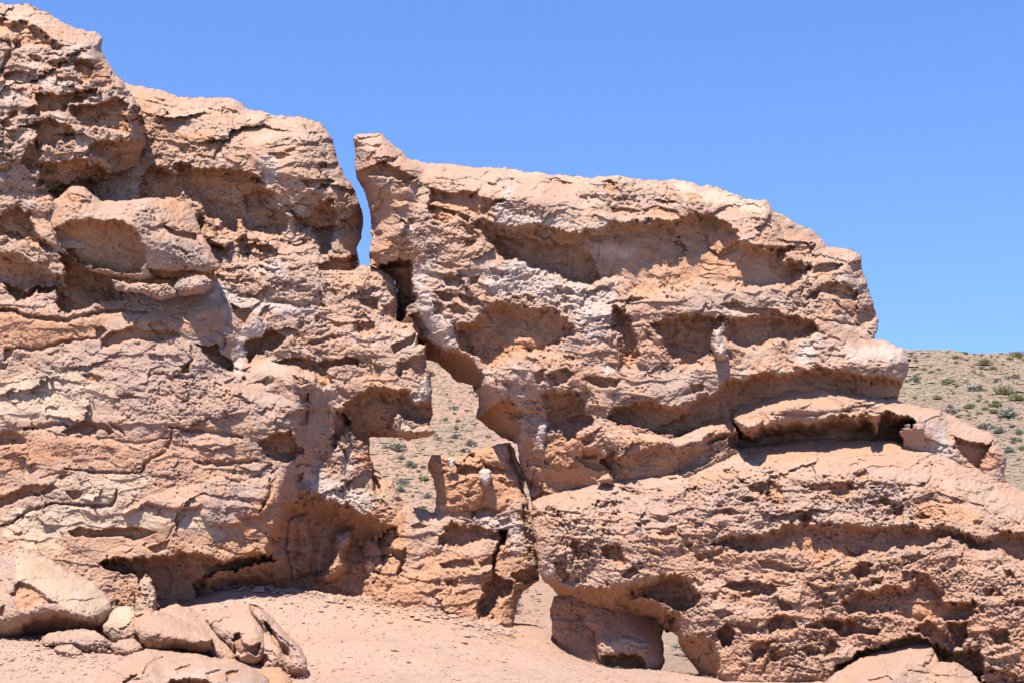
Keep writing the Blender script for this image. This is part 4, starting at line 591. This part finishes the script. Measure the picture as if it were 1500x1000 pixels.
loose("ledge_rock", "jutting slab with shaded orange underside and a knob on top, high in the left cliff", "rock slab",
      [(78, 294), (90, 285), (94, 277), (103, 272), (115, 271), (126, 276), (134, 285), (146, 293), (170, 295), (205, 292), (225, 291), (250, 293), (275, 298), (286, 315), (292, 342), (300, 350), (315, 375), (322, 390), (310, 402), (290, 405), (255, 405), (230, 408), (205, 410), (185, 408), (165, 405), (140, 398), (115, 386), (95, 372), (85, 360), (77, 345), (75, 330), (73, 312)],
      [(80, 297, 19.7), (112, 273, 19.7), (112, 290, 19.35), (160, 296, 19.75), (270, 298, 19.9), (80, 330, 19.35), (130, 318, 19.15), (200, 322, 19.15), (210, 350, 19.2), (250, 330, 19.3), (290, 350, 19.6), (250, 370, 19.2), (310, 390, 19.5), (230, 400, 19.35), (150, 380, 19.35), (90, 355, 19.4), (250, 310, 19.5)],
      [('R', [(76, 335), (95, 324), (130, 321), (180, 324), (200, 329), (206, 345), (212, 360), (218, 377), (207, 397), (182, 403), (150, 393), (120, 388), (98, 376), (84, 360)], {'d': .42, 'top': .22, 'bot': .04, 'o': 1.5}), ('R', [(238, 329), (260, 337), (286, 341), (294, 362), (280, 352), (250, 344)], {'d': .14}), ('R', [(93, 290), (104, 283), (118, 286), (128, 292), (112, 297), (98, 300)], {'d': .08}), ('R', [(216, 392), (250, 396), (300, 398), (318, 392), (310, 408), (230, 412)], {'d': .2, 'top': .4, 'bot': .02}), ('B', [(95, 276), (115, 270), (134, 284), (130, 296), (100, 298)], .12, 10, 8)],
      [('O', [(225, 290), (278, 296), (280, 318), (245, 312), (220, 300)], 1.0), ('G', [(210, 345), (290, 350), (318, 390), (230, 400)], .8), ('W', [(80, 300), (130, 305), (200, 310), (150, 320), (85, 325)], .4)], seed=11, w=20, R=.3, T=.9, rough=1.3, roughmap=[(.5, [(80, 325), (200, 328), (215, 380), (180, 402), (90, 370)])], step=1.3)
loose("flat_stone", "thin flat tan stone tucked under the jutting slab, left of the oval stone", "stone", [(163, 410), (175, 413), (190, 418), (205, 414), (225, 417), (245, 416), (258, 425), (260, 433), (238, 440), (220, 434), (205, 430), (185, 430), (168, 424)], [(170, 414, 19.4), (205, 420, 19.15), (240, 420, 19.2), (240, 436, 19.15), (180, 428, 19.3), (258, 430, 19.3)], seed=12, w=8, R=.1, T=.35, group=None, step=.9)
loose("flat_stone", "oval pitted stone tucked under the right end of the jutting slab", "stone", [(252, 420), (262, 408), (280, 402), (300, 402), (313, 410), (312, 420), (300, 430), (280, 433), (262, 432)], [(258, 415, 19.35), (285, 404, 19.4), (285, 418, 19.1), (310, 415, 19.3), (280, 430, 19.2)], (), [('G', [(250, 400), (315, 400), (315, 435), (250, 435)], .8)], seed=13, w=14, R=.16, T=.4, step=.9, rough=1.2)

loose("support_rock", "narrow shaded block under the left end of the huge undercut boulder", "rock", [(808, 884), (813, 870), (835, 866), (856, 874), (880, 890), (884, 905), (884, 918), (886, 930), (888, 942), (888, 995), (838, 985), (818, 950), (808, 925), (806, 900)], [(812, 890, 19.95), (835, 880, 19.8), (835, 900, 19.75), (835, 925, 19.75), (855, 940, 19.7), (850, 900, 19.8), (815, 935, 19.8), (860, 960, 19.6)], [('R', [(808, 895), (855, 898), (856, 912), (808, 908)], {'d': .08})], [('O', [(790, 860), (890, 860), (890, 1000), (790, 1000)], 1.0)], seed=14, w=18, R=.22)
loose("support_rock", "bulky shaded rock with a sunlit lower lip, propped beneath the huge undercut boulder", "rock", [(853, 884), (868, 872), (890, 874), (930, 884), (960, 890), (972, 905), (970, 930), (973, 950), (974, 970), (966, 985), (945, 996), (920, 1002), (895, 992), (880, 970), (872, 946), (868, 926), (855, 914), (852, 900)], [(860, 890, 19.8), (900, 890, 19.8), (955, 905, 19.9), (880, 920, 19.55), (940, 925, 19.45), (925, 940, 19.25), (890, 945, 19.3), (950, 950, 19.25), (965, 940, 19.6), (920, 960, 19.4), (955, 975, 19.4)], [('R', [(880, 958), (915, 955), (935, 958), (950, 974), (948, 1010), (920, 1015), (880, 1000)], {'d': .4, 'top': .2, 'bot': .02}), ('K', [(915, 932), (935, 936), (945, 940)], 3, .08), ('K', [(925, 945), (950, 948)], 3, .06)], [('O', [(840, 860), (985, 860), (985, 935), (850, 935)], .9), ('W', [(885, 940), (930, 925), (955, 945), (940, 958), (900, 955)], .5)], seed=15, w=20, R=.25)  # orange paint puts shade into the upper part's colour, white paint the sunlit lip
loose("rock", "smooth low rock lying at the base of the huge boulder, cut by the bottom edge", "rock", [(1190, 1040), (1200, 1002), (1222, 985), (1242, 974), (1280, 957), (1320, 945), (1345, 942), (1365, 945), (1371, 955), (1375, 967), (1403, 970), (1425, 985), (1440, 1005), (1450, 1040)], [(1280, 958, 18.3), (1345, 944, 18.3), (1240, 985, 17.6), (1320, 970, 17.4), (1375, 968, 17.7), (1420, 985, 17.8), (1300, 1000, 17.0), (1400, 1010, 17.1), (1210, 1010, 17.4), (1320, 1035, 16.8)], [('K', [(1371, 950), (1364, 966), (1356, 976)], 3.5, .15), ('R', [(1270, 995), (1300, 988), (1310, 996), (1280, 1002)]), ('K', [(1330, 980), (1380, 990), (1420, 992)], 2, .05)], [('G', [(1250, 990), (1330, 985), (1350, 1010), (1250, 1020)], .6)], seed=16, R=.4, w=30, T=.9, rough=.6)

loose("boulder", "large wedge boulder with a smooth yellowish upper face on the left", "boulder", [(-50, 850), (-30, 815), (10, 803), (28, 797), (50, 805), (75, 818), (110, 838), (140, 855), (155, 868), (164, 880), (166, 895), (158, 908), (150, 924), (135, 932), (110, 930), (85, 925), (60, 930), (30, 934), (5, 932), (-50, 935)],
      [(28, 798, 18.3), (75, 820, 18.35), (110, 839, 18.3), (155, 868, 18.15), (164, 888, 17.75), (30, 845, 17.35), (75, 880, 17.15), (100, 893, 17.1), (142, 908, 17.35), (110, 860, 17.7), (60, 840, 17.8), (27, 820, 17.8), (18, 820, 17.85), (-20, 830, 17.9), (0, 860, 17.4), (-30, 880, 17.3), (10, 905, 17.15), (25, 895, 17.1), (60, 896, 17.2), (85, 905, 17.2), (85, 928, 17.5), (140, 926, 17.6), (10, 932, 17.3), (-40, 930, 17.3)],
      [('R', [(16, 872), (30, 852), (45, 855), (62, 866), (78, 878), (88, 884), (60, 886), (48, 895), (36, 899), (25, 893)], {'d': .1, 'side': .3}), ('R', [(30, 915), (45, 900), (80, 893), (110, 897), (150, 912), (152, 935), (28, 940)], {'d': .22, 'top': .6, 'bot': .02}), ('R', [(-20, 900), (8, 885), (5, 905)], {'d': .1})],
      [('Y', [(28, 797), (75, 818), (155, 866), (166, 895), (150, 910), (100, 890), (28, 846)], 1.3), ('O', [(50, 812), (90, 830), (80, 850), (50, 840)], .5), ('W', [(108, 860), (122, 855), (120, 880), (110, 880)], .9), ('W', [(142, 860), (160, 870), (160, 890), (145, 885)], .6), ('G', [(-30, 820), (25, 800), (28, 845), (10, 860), (-30, 870)], 1), ('G', [(35, 890), (85, 885), (90, 900), (40, 905)], .9)], seed=21, R=.42, w=34, T=1.2, rough=1.1, strata=.15, blocks=.22, smooth=8, roughmap=[(.3, [(30, 803), (155, 866), (166, 895), (150, 912), (100, 890), (28, 846)])])
loose("rock", "low knobbly broken rock in front of the wedge boulder", "rock", [(62, 930), (75, 925), (100, 922), (120, 919), (138, 924), (150, 930), (163, 940), (160, 954), (132, 960), (112, 950), (98, 948), (80, 946), (63, 944)], [(75, 927, 17.2), (120, 921, 17.2), (70, 940, 16.9), (110, 935, 16.85), (140, 940, 16.85), (155, 950, 16.9), (110, 950, 16.85)], (), [('G', [(90, 925), (155, 930), (150, 960), (90, 950)], .7), ('Y', [(65, 922), (150, 920), (140, 930), (70, 932)], .7)], seed=22, w=12, R=.18, T=.4, rough=1.5, blocks=1, step=.9)
loose("rock", "small rounded stone at the front edge of the knobbly broken rock", "stone", [(80, 950), (90, 944), (105, 944), (118, 952), (120, 960), (105, 964), (88, 961)], [(100, 946, 16.8), (85, 955, 16.7), (102, 955, 16.6), (118, 957, 16.7), (100, 962, 16.6)], (), (), seed=23, w=9, R=.12, T=.25, step=.8, rough=1.2)
loose("rock", "upright cream rock just right of the wedge boulder", "rock", [(153, 917), (160, 905), (165, 894), (175, 887), (195, 886), (203, 900), (205, 930), (195, 945), (165, 938), (155, 928)], [(170, 890, 17.7), (195, 890, 17.7), (175, 905, 17.45), (195, 910, 17.45), (160, 920, 17.4), (185, 930, 17.3)], (), [('Y', [(150, 885), (205, 885), (205, 918), (155, 915)], 1.2), ('G', [(155, 920), (200, 918), (200, 945), (160, 940)], .7)], seed=24, w=12, R=.2, T=.5, step=.9)
loose("rock", "small stone in the gap between the cream rock and the orange-based rock", "stone", [(163, 945), (175, 936), (195, 934), (208, 942), (212, 952), (195, 962), (170, 960)], [(185, 937, 17.0), (170, 950, 16.85), (190, 950, 16.75), (208, 952, 16.85)], (), (), seed=25, w=10, R=.14, T=.35, step=.9, rough=1.2)
loose("rock", "pitted rock with an orange base edge, foremost of the middle boulders", "rock", [(194, 915), (196, 899), (212, 893), (240, 897), (275, 908), (300, 918), (312, 934), (310, 950), (295, 956), (270, 953), (235, 951), (213, 946), (200, 932)], [(200, 902, 17.1), (240, 898, 17.3), (295, 918, 17.3), (199, 920, 16.7), (230, 925, 16.45), (270, 930, 16.45), (300, 938, 16.6), (230, 947, 16.6), (280, 952, 16.65)], [('R', [(205, 936), (235, 938), (270, 942), (312, 936), (312, 960), (230, 958), (205, 950)], {'d': .16, 'top': .4, 'bot': .02, 'o': 1.7}), ('R', [(197, 902), (212, 899), (206, 914), (197, 920)], {'d': .08})], [('W', [(280, 920), (308, 930), (300, 945), (280, 940)], .7)], seed=26, w=16, R=.25, T=.6, rough=1.1)
loose("rock", "dusty sloping rock directly behind the orange-based rock", "rock", [(228, 895), (240, 888), (258, 884), (275, 889), (300, 902), (330, 925), (346, 950), (348, 972), (325, 972), (300, 950), (240, 940)], [(258, 886, 17.9), (300, 904, 17.7), (330, 928, 17.3), (345, 960, 16.9), (280, 920, 17.2), (315, 945, 16.95), (250, 915, 17.2), (330, 968, 16.8)], (), (), seed=27, w=16, R=.22, T=.6, rough=.7)
loose("rock", "dust-topped boulder with a dark notch in its face, left of the tilted slab", "rock", [(300, 908), (315, 896), (330, 890), (350, 887), (367, 884), (378, 900), (387, 925), (392, 945), (386, 965), (370, 975), (350, 967), (338, 950), (320, 930)], [(330, 892, 17.9), (365, 887, 17.9), (345, 915, 17.2), (375, 915, 17.1), (350, 935, 16.85), (388, 940, 16.9), (370, 950, 16.65), (372, 972, 16.75), (345, 955, 16.9)], [('R', [(338, 935), (350, 925), (356, 940), (372, 942), (385, 938), (378, 956), (362, 956), (352, 966), (342, 955)], {'d': .18})], (), seed=28, w=14, R=.25, T=.7, rough=.8)
loose("rock", "small pale rock squeezed between the notched boulder and the tilted slab", "rock", [(380, 930), (392, 925), (405, 945), (418, 965), (416, 978), (398, 982), (384, 975), (378, 960)], [(388, 930, 17.0), (408, 955, 16.7), (395, 955, 16.75), (398, 978, 16.65), (414, 974, 16.7)], [('R', [(376, 960), (392, 958), (396, 968), (385, 978), (374, 972)], {'d': .12})], (), seed=29, w=10, R=.15, T=.4, rough=.8, step=.9)
loose("leaning_slab", "thin tilted slab leaning at the right end of the boulder pile, casting a shadow on the dust", "rock slab", [(364, 880), (372, 882), (383, 890), (400, 905), (425, 928), (440, 944), (450, 968), (451, 998), (446, 1010), (430, 998), (416, 978), (410, 960), (395, 936), (380, 910), (366, 893)], [(366, 882, 17.6), (400, 906, 17.4), (440, 946, 16.9), (385, 905, 17.1), (410, 935, 16.75), (430, 965, 16.4), (396, 930, 17.1), (412, 958, 16.8), (445, 985, 16.4), (425, 985, 16.5), (448, 970, 16.6)], [('R', [(366, 882), (378, 886), (384, 893), (372, 895)], {'d': .12}), ('R', [(385, 905), (396, 915), (420, 948), (428, 965), (420, 968), (408, 950), (392, 925)], {'d': .22, 'side': .25}), ('K', [(395, 915), (415, 940), (430, 962)], 2.5, .08), ('K', [(405, 925), (430, 950), (440, 965)], 2, .06), ('R', [(420, 985), (450, 978), (455, 1012), (428, 1005)], {'d': .12, 'top': .4})], [('G', [(370, 880), (445, 950), (440, 965), (400, 940)], .8), ('W', [(428, 965), (450, 968), (440, 978), (428, 976)], .7), ('O', [(425, 980), (450, 980), (450, 1005), (430, 1000)], .8)], seed=30, w=10, R=.2, T=.25, rough=1.0, step=.9)
loose("boulder", "broad whitish-topped boulder in the lower left, cut by the bottom edge", "boulder", [(110, 1040), (135, 1000), (165, 970), (195, 955), (225, 951), (265, 953), (300, 960), (340, 965), (370, 976), (392, 992), (405, 1015), (410, 1040)], [(225, 953, 16.05), (300, 962, 15.95), (370, 977, 15.75), (165, 975, 15.65), (220, 975, 15.25), (300, 985, 15.05), (370, 990, 15.15), (400, 1015, 15.05), (150, 1000, 15.25), (240, 1005, 14.85), (330, 1010, 14.75), (240, 1035, 14.95), (130, 1030, 15.05)], [('R', [(238, 1004), (255, 993), (275, 990), (300, 995), (330, 1004), (340, 1040), (240, 1040)], {'d': .3, 'o': 1.6}), ('R', [(255, 980), (265, 974), (280, 972), (275, 982), (262, 986)]), ('R', [(300, 985), (325, 980), (320, 992), (305, 996)]), ('K', [(210, 985), (225, 970), (240, 962)], 3, .08), ('K', [(180, 1000), (200, 985)], 3, .08), ('R', [(330, 985), (350, 980), (345, 998), (332, 1000)])], [('W', [(250, 975), (320, 970), (350, 985), (300, 1000), (240, 995)], .55), ('G', [(330, 975), (390, 990), (390, 1020), (330, 1010)], .7)], seed=31, w=22, R=.35, T=.8, rough=1.2)
loose("rock", "small orange rock at the bottom edge beside the tilted slab's foot", "rock", [(375, 985), (388, 976), (410, 977), (425, 988), (438, 1010), (445, 1040), (390, 1040), (380, 1005)], [(395, 978, 16.5), (415, 985, 16.3), (400, 995, 16.05), (430, 1010, 16.1), (400, 1030, 15.9)], (), [('O', [(375, 975), (440, 975), (440, 1000), (375, 1000)], 1.2)], seed=32, w=12, R=.2, T=.4, rough=.7)
loose("rock", "pale split rock half hidden behind the middle boulders, under the left cliff's overhang", "rock", [(198, 868), (204, 850), (213, 842), (222, 848), (230, 866), (232, 890), (225, 905), (200, 905)], [(213, 845, 18.8), (205, 870, 18.6), (222, 870, 18.5), (215, 895, 18.4)], [('R', [(195, 862), (206, 856), (208, 875), (198, 880)], {'d': .12})], [('W', [(210, 842), (232, 860), (232, 890), (215, 880)], .5)], seed=33, w=10, R=.15, T=.5, step=.9)
#PLANTS
# ------------------------------------------------------------------ scrub and stones on the hillside
def leaf_material(name, a, b_):
    m = bpy.data.materials.new(name); m.use_nodes = True; n = m.node_tree.nodes; L = m.node_tree.links
    b = n["Principled BSDF"]; b.inputs["Roughness"].default_value = 0.8; b.inputs["Specular IOR Level"].default_value = 0.15
    q = n.new("ShaderNodeTexNoise"); q.inputs["Scale"].default_value = 9; q.inputs["Detail"].default_value = 5
    L.new(n.new("ShaderNodeTexCoord").outputs["Object"], q.inputs[0])
    r = n.new("ShaderNodeValToRGB"); L.new(q.outputs[0], r.inputs[0]); e = r.color_ramp.elements
    e[0].position = .35; e[0].color = (*a, 1); e[1].position = .65; e[1].color = (*b_, 1)
    L.new(r.outputs[0], b.inputs["Base Color"]); return m
SAGE = leaf_material("grey_sage_leaves", (0.15, 0.15, 0.115), (0.28, 0.275, 0.21))
GREEN = leaf_material("green_leaves", (0.12, 0.14, 0.06), (0.225, 0.24, 0.11))
STRAW = leaf_material("straw_blades", (0.22, 0.20, 0.095), (0.33, 0.295, 0.16))
DRY = leaf_material("dry_twigs", (0.15, 0.125, 0.11), (0.26, 0.22, 0.19))
rng = np.random.RandomState(5)
def bush_mesh(name, mat, n, leaf, spread=1.0, tall=0.75, grassy=False):
    """many thin leaf and twig blades in loose clumps; unit size, base at the origin"""
    k = max(5, n // 60); cl = rng.randn(k, 3) * (0.26 * spread, 0.26 * spread, 0.16) + (0, 0, 0.36 * tall)
    cl[:, 2] = np.clip(cl[:, 2], 0.05, None)
    c = cl[rng.randint(0, k, n)] + rng.randn(n, 3) * (0.10, 0.10, 0.085)
    c[:, 2] = np.abs(c[:, 2]); d = rng.randn(n, 3)
    if grassy:
        c = rng.randn(n, 3) * (0.20 * spread, 0.20 * spread, 0); d = rng.randn(n, 3) * 0.35 + (0, 0, 1); d += c * 1.6
    else: d += (c - (0, 0, 0)) * 2.5; d[:, 2] += 0.5
    d /= np.linalg.norm(d, axis=1)[:, None]; sde = np.cross(d, rng.randn(n, 3)); sde /= np.linalg.norm(sde, axis=1)[:, None]
    ln = leaf * (0.5 + rng.rand(n, 1)); wd = ln * (0.07 if grassy else 0.26)
    a = c - sde * wd; b = c + sde * wd; e = c + d * ln + sde * wd * .3; f = c + d * ln - sde * wd * .3
    co = np.stack([a, b, e, f], 1).reshape(-1, 3); co[:, 2] = np.maximum(co[:, 2], -0.02)
    # woody stems from the base into the clumps
    st = []; 
    for p in cl[:12]:
        s_ = np.array([.012, 0, 0]); u = np.array([0, .012, 0]); st += [[-s_, s_, p + s_ * .4, p - s_ * .4], [-u, u, p + u * .4, p - u * .4]]
    co = np.vstack([co, np.array(st).reshape(-1, 3)]); q = np.arange(len(co)).reshape(-1, 4)
    me = mesh_object(name, co, q, mat, None, None, False); return me
protos = {'sage': [bush_mesh("shrub", SAGE, 900, .13, 1.15, .8) for _ in range(3)], 'green': [bush_mesh("shrub", GREEN, 800, .13, 1.1, .7) for _ in range(2)],
          'straw': [bush_mesh("grass_tuft", STRAW, 420, .5, 1.0, 1, True) for _ in range(2)], 'dry': [bush_mesh("shrub", DRY, 600, .14, 1.2, .6) for _ in range(2)]}
used = set()
def hill_point(px, py):
    """where the sight line through a photo point meets the hillside"""
    Ys = np.arange(24.5, 90, 0.15); X, Y, Z = place(px, py, Ys); h = ground_h(X, Y)
    i = np.argmax(h >= Z) if (h >= Z).any() else len(Ys) - 1
    return float(X[i]), float(Y[i]), float(h[i])
def plant(kind, px, py, wpx, label, group):
    x, y, z = hill_point(px, py)
    i = rng.randint(len(protos[kind])); p = protos[kind][i]
    o = p if (kind, i) not in used else p.copy()
    if (kind, i) in used: COL.objects.link(o)
    used.add((kind, i))
    w_ = 0.88 * wpx / FPX * y / (1.15 if kind != 'straw' else 1.0)
    o.location = (x, y, z - 0.02 * w_); o.scale = (w_, w_, w_ * (0.62 + .2 * rng.rand())); o.rotation_euler = (0, 0, rng.rand() * 6.28)
    tag(o, label, {'straw': 'grass tuft'}.get(kind, 'shrub'), group)
G1, G2, G3 = "scrub on the open hillside at right", "scrub seen through the rock window", "straw grass tufts on the hillside"
for kind, px, py, w_, lb in [
    ('sage', 1341, 557, 17, "grey sage shrub beside the tip of the tan block's overhang"), ('green', 1387, 559, 19, "bright green shrub alone high on the hillside"),
    ('dry', 1427, 568, 22, "dark twiggy shrub high on the hillside, right of the bright green one"), ('straw', 1443, 531, 20, "yellowish tuft just below the ridge line"),
    ('straw', 1455, 538, 12, "small bright yellow tuft beside the larger ridge tuft"), ('straw', 1364, 543, 9, "tiny brown-yellow tuft above the bright green shrub"),
    ('green', 1456, 592, 24, "wide green shrub with grey base, half way up the hillside"), ('sage', 1477, 608, 30, "largest grey-green sage shrub on the open hillside"),
    ('dry', 1397, 602, 20, "flat dark shrub just above the smooth overhanging slab"), ('straw', 1402, 609, 8, "little yellow tuft just above the overhanging slab's right shoulder"),
    ('sage', 1443, 626, 19, "grey shrub left of a darker green one, low on the hillside"), ('sage', 1464, 631, 20, "dark green-grey shrub right of a grey one, low on the hillside"),
    ('sage', 1478, 659, 18, "grey shrub right behind the overhanging slab's right end"), ('green', 1498, 656, 12, "green shrub cut by the right edge, low on the hillside"),
    ('sage', 1493, 632, 14, "small grey shrub near the right edge, level with the dark green one"), ('straw', 1373, 581, 13, "pale tuft half way between the slab and the bright green shrub"),
    ('straw', 1421, 594, 17, "pale straw tuft left of the wide green shrub"), ('straw', 1470, 573, 26, "broad straw patch right of the twiggy dark shrub"), ('straw', 1490, 583, 22, "broad straw patch at the right edge above the big sage"),
    ('sage', 1488, 643, 15, "round grey shrub at the right edge below the small grey one"), ('straw', 1490, 519, 18, "straw tuft on the ridge line at the right edge"), ('sage', 1342, 527, 9, "small grey shrub high above the block's tip"),
    ('dry', 1483, 551, 20, "dark stony shrub near the right edge below the ridge"), ('straw', 1456, 601, 12, "yellow-green tuft at the foot of the wide green shrub")]:
    plant(kind, px, py + 3, w_, lb, G3 if kind == 'straw' else G1)
for kind, px, py, w_, lb in [
    ('sage', 579, 655, 26, "grey-green shrub just under the hanging tongue of rock in the window"), ('sage', 602, 681, 21, "pale round sage shrub in the middle of the window's left arm"),
    ('sage', 588, 669, 12, "small dark shrub between the two pale sages in the window"), ('green', 620, 699, 15, "green shrub by the pink pillar's left edge"),
    ('sage', 590, 706, 17, "dark green-grey shrub low in the window's left arm"), ('sage', 626, 725, 15, "dark shrub squeezed against the pillar, low in the window"),
    ('green', 617, 744, 14, "bright green shrub at the very bottom of the window"), ('sage', 668, 638, 15, "pale shrub in the window's middle, above the white peg"),
    ('green', 653, 613, 11, "small olive shrub high in the window"), ('sage', 690, 649, 20, "grey shrub right of the window's middle, above the pillar"),
    ('sage', 680, 658, 13, "grey shrub directly over the pillar's low saddle"), ('sage', 676, 674, 11, "small blue-grey shrub peeking over the pillar top"),
    ('sage', 642, 641, 11, "small grey shrub right of the hanging tongue's tip"), ('dry', 716, 637, 9, "dark little shrub under the arch's right side"),
    ('sage', 665, 596, 12, "faint grey shrub high in the window below the arch"), ('sage', 668, 625, 10, "little grey shrub in the window, above the pale middle one"), ('dry', 690, 572, 9, "dark blue-grey clump right under the arch"), ('sage', 586, 717, 16, "pale sage at the lower left of the window")]:
    plant(kind, px, py + 3, w_, lb, G2)
n_small = 0
for t_ in range(400):
    a, b = (rng.uniform(1325, 1500), rng.uniform(516, 690)) if rng.rand() < .72 else (rng.uniform(560, 700), rng.uniform(545, 740))
    if n_small >= 230: break
    kd = rng.choice(['straw', 'straw', 'sage', 'dry']); n_small += 1
    plant(kd, a, b, rng.uniform(3, 8) * (.6 + .8 * rng.rand()), {'straw': "tiny straw tuft scattered on the stony hillside", 'sage': "tiny grey-green shrub scattered on the stony hillside", 'dry': "tiny dark twiggy clump scattered on the stony hillside"}[kd], {'straw': "tiny straw tufts", 'sage': "tiny grey shrubs", 'dry': "tiny twiggy clumps"}[kd])

for t_ in range(70):
    y = 30 + 54 * rng.rand(); x = y * rng.uniform(-.35, .55); kd = rng.choice(['straw', 'sage', 'dry']); i = rng.randint(len(protos[kd])); o = protos[kd][i].copy(); COL.objects.link(o)
    w_ = rng.uniform(.25, .8); o.location = (x, y, float(ground_h(np.array([x]), np.array([y]))[0]) - .01); o.scale = (w_, w_, w_ * .7); o.rotation_euler = (0, 0, rng.rand() * 6.28)
    tag(o, {'straw': "tiny straw tuft scattered on the stony hillside", 'sage': "tiny grey-green shrub scattered on the stony hillside", 'dry': "tiny dark twiggy clump scattered on the stony hillside"}[kd], {'straw': 'grass tuft'}.get(kd, 'shrub'), {'straw': "tiny straw tufts", 'sage': "tiny grey shrubs", 'dry': "tiny twiggy clumps"}[kd])

def pebbles(name, pts, sizes, mat, label):
    """loose stones nobody could count: one mesh of squashed irregular lumps"""
    n = len(pts); v = []; 
    base = np.array([(1, 0, 0), (.5, .87, 0), (-.5, .87, 0), (-1, 0, 0), (-.5, -.87, 0), (.5, -.87, 0), (.6, .1, .6), (-.2, .55, .65), (-.4, -.4, .6)])
    fc = [(0, 1, 6), (1, 7, 6), (1, 2, 7), (2, 3, 7), (3, 8, 7), (3, 4, 8), (4, 5, 8), (5, 6, 8), (5, 0, 6), (6, 7, 8)]
    co = base[None] * (1 + .45 * rng.randn(n, 9, 3) * .6)
    a = rng.rand(n) * 6.28; ca, sa = np.cos(a)[:, None], np.sin(a)[:, None]
    co = np.stack([co[..., 0] * ca - co[..., 1] * sa, co[..., 0] * sa + co[..., 1] * ca, co[..., 2] * .8 - .15], -1) * np.asarray(sizes)[:, None, None] + pts[:, None]
    f = (np.array(fc)[None] + 9 * np.arange(n)[:, None, None]).reshape(-1, 3)
    return tag(mesh_object(name, co.reshape(-1, 3), f, mat, None, np.zeros((n * 9, 4), np.float32), False), label, "pebbles", None, "stuff")
n = 40000
Y = 25 + 62 * rng.rand(n) ** 1.3; X = np.where(rng.rand(n) < .5, Y * rng.uniform(.26, .40, n), np.where(rng.rand(n) < .5, Y * rng.uniform(-.11, .02, n), Y * rng.uniform(-.5, .7, n))); sz = 0.0009 * Y * np.exp(rng.randn(n) * .55)
Z = np.concatenate([ground_h(X[i:i + 4000], Y[i:i + 4000]) for i in range(0, n, 4000)]) - .02
pebbles("hillside_stones", np.stack([X, Y, Z], 1), sz, HILLM, "loose stones strewn over the hillside")
n = 15000
px = rng.uniform(-20, 1060, n); py = 858 + 147 * rng.rand(n); Yd = 20.5 - (py - 858) / 147 * 5.0 + rng.randn(n) * .3
sz = 0.0055 * np.exp(rng.randn(n) * .6)
m_ = 2600                                   # rubble fallen from the walls gathers along their foot
foot = np.array([(300, 868), (360, 866), (440, 866), (540, 874), (620, 880), (700, 905), (752, 912)], float)
k_ = rng.rand(m_) * (len(foot) - 1); i_ = k_.astype(int); f_ = (k_ - i_)[:, None]; pp = foot[i_] * (1 - f_) + foot[i_ + 1] * f_
px[:m_] = pp[:, 0] + rng.randn(m_) * 6; py[:m_] = pp[:, 1] - 3 + rng.exponential(9, m_); Yd[:m_] = np.interp(px[:m_], [300, 440, 620, 700, 750], [20.1, 20.2, 20.1, 19.9, 19.8]) - (py[:m_] - pp[:, 1]) * .03
sz[:m_] *= 2.1 * np.exp(rng.randn(m_) * .35)
m2 = 900                                    # and round the fallen boulders
px[m_:m_ + m2] = rng.uniform(-10, 470, m2); py[m_:m_ + m2] = 925 + 70 * rng.rand(m2); Yd[m_:m_ + m2] = 17.2 - (py[m_:m_ + m2] - 935) * .02; sz[m_:m_ + m2] *= 1.8
X, Y, Z = place(px, py, Yd); Z = ground_h(X, Y); pebbles("ground_grit", np.stack([X, Y, Z + .02], 1), sz, GROUND, "grit and small stones scattered on the dusty ground")
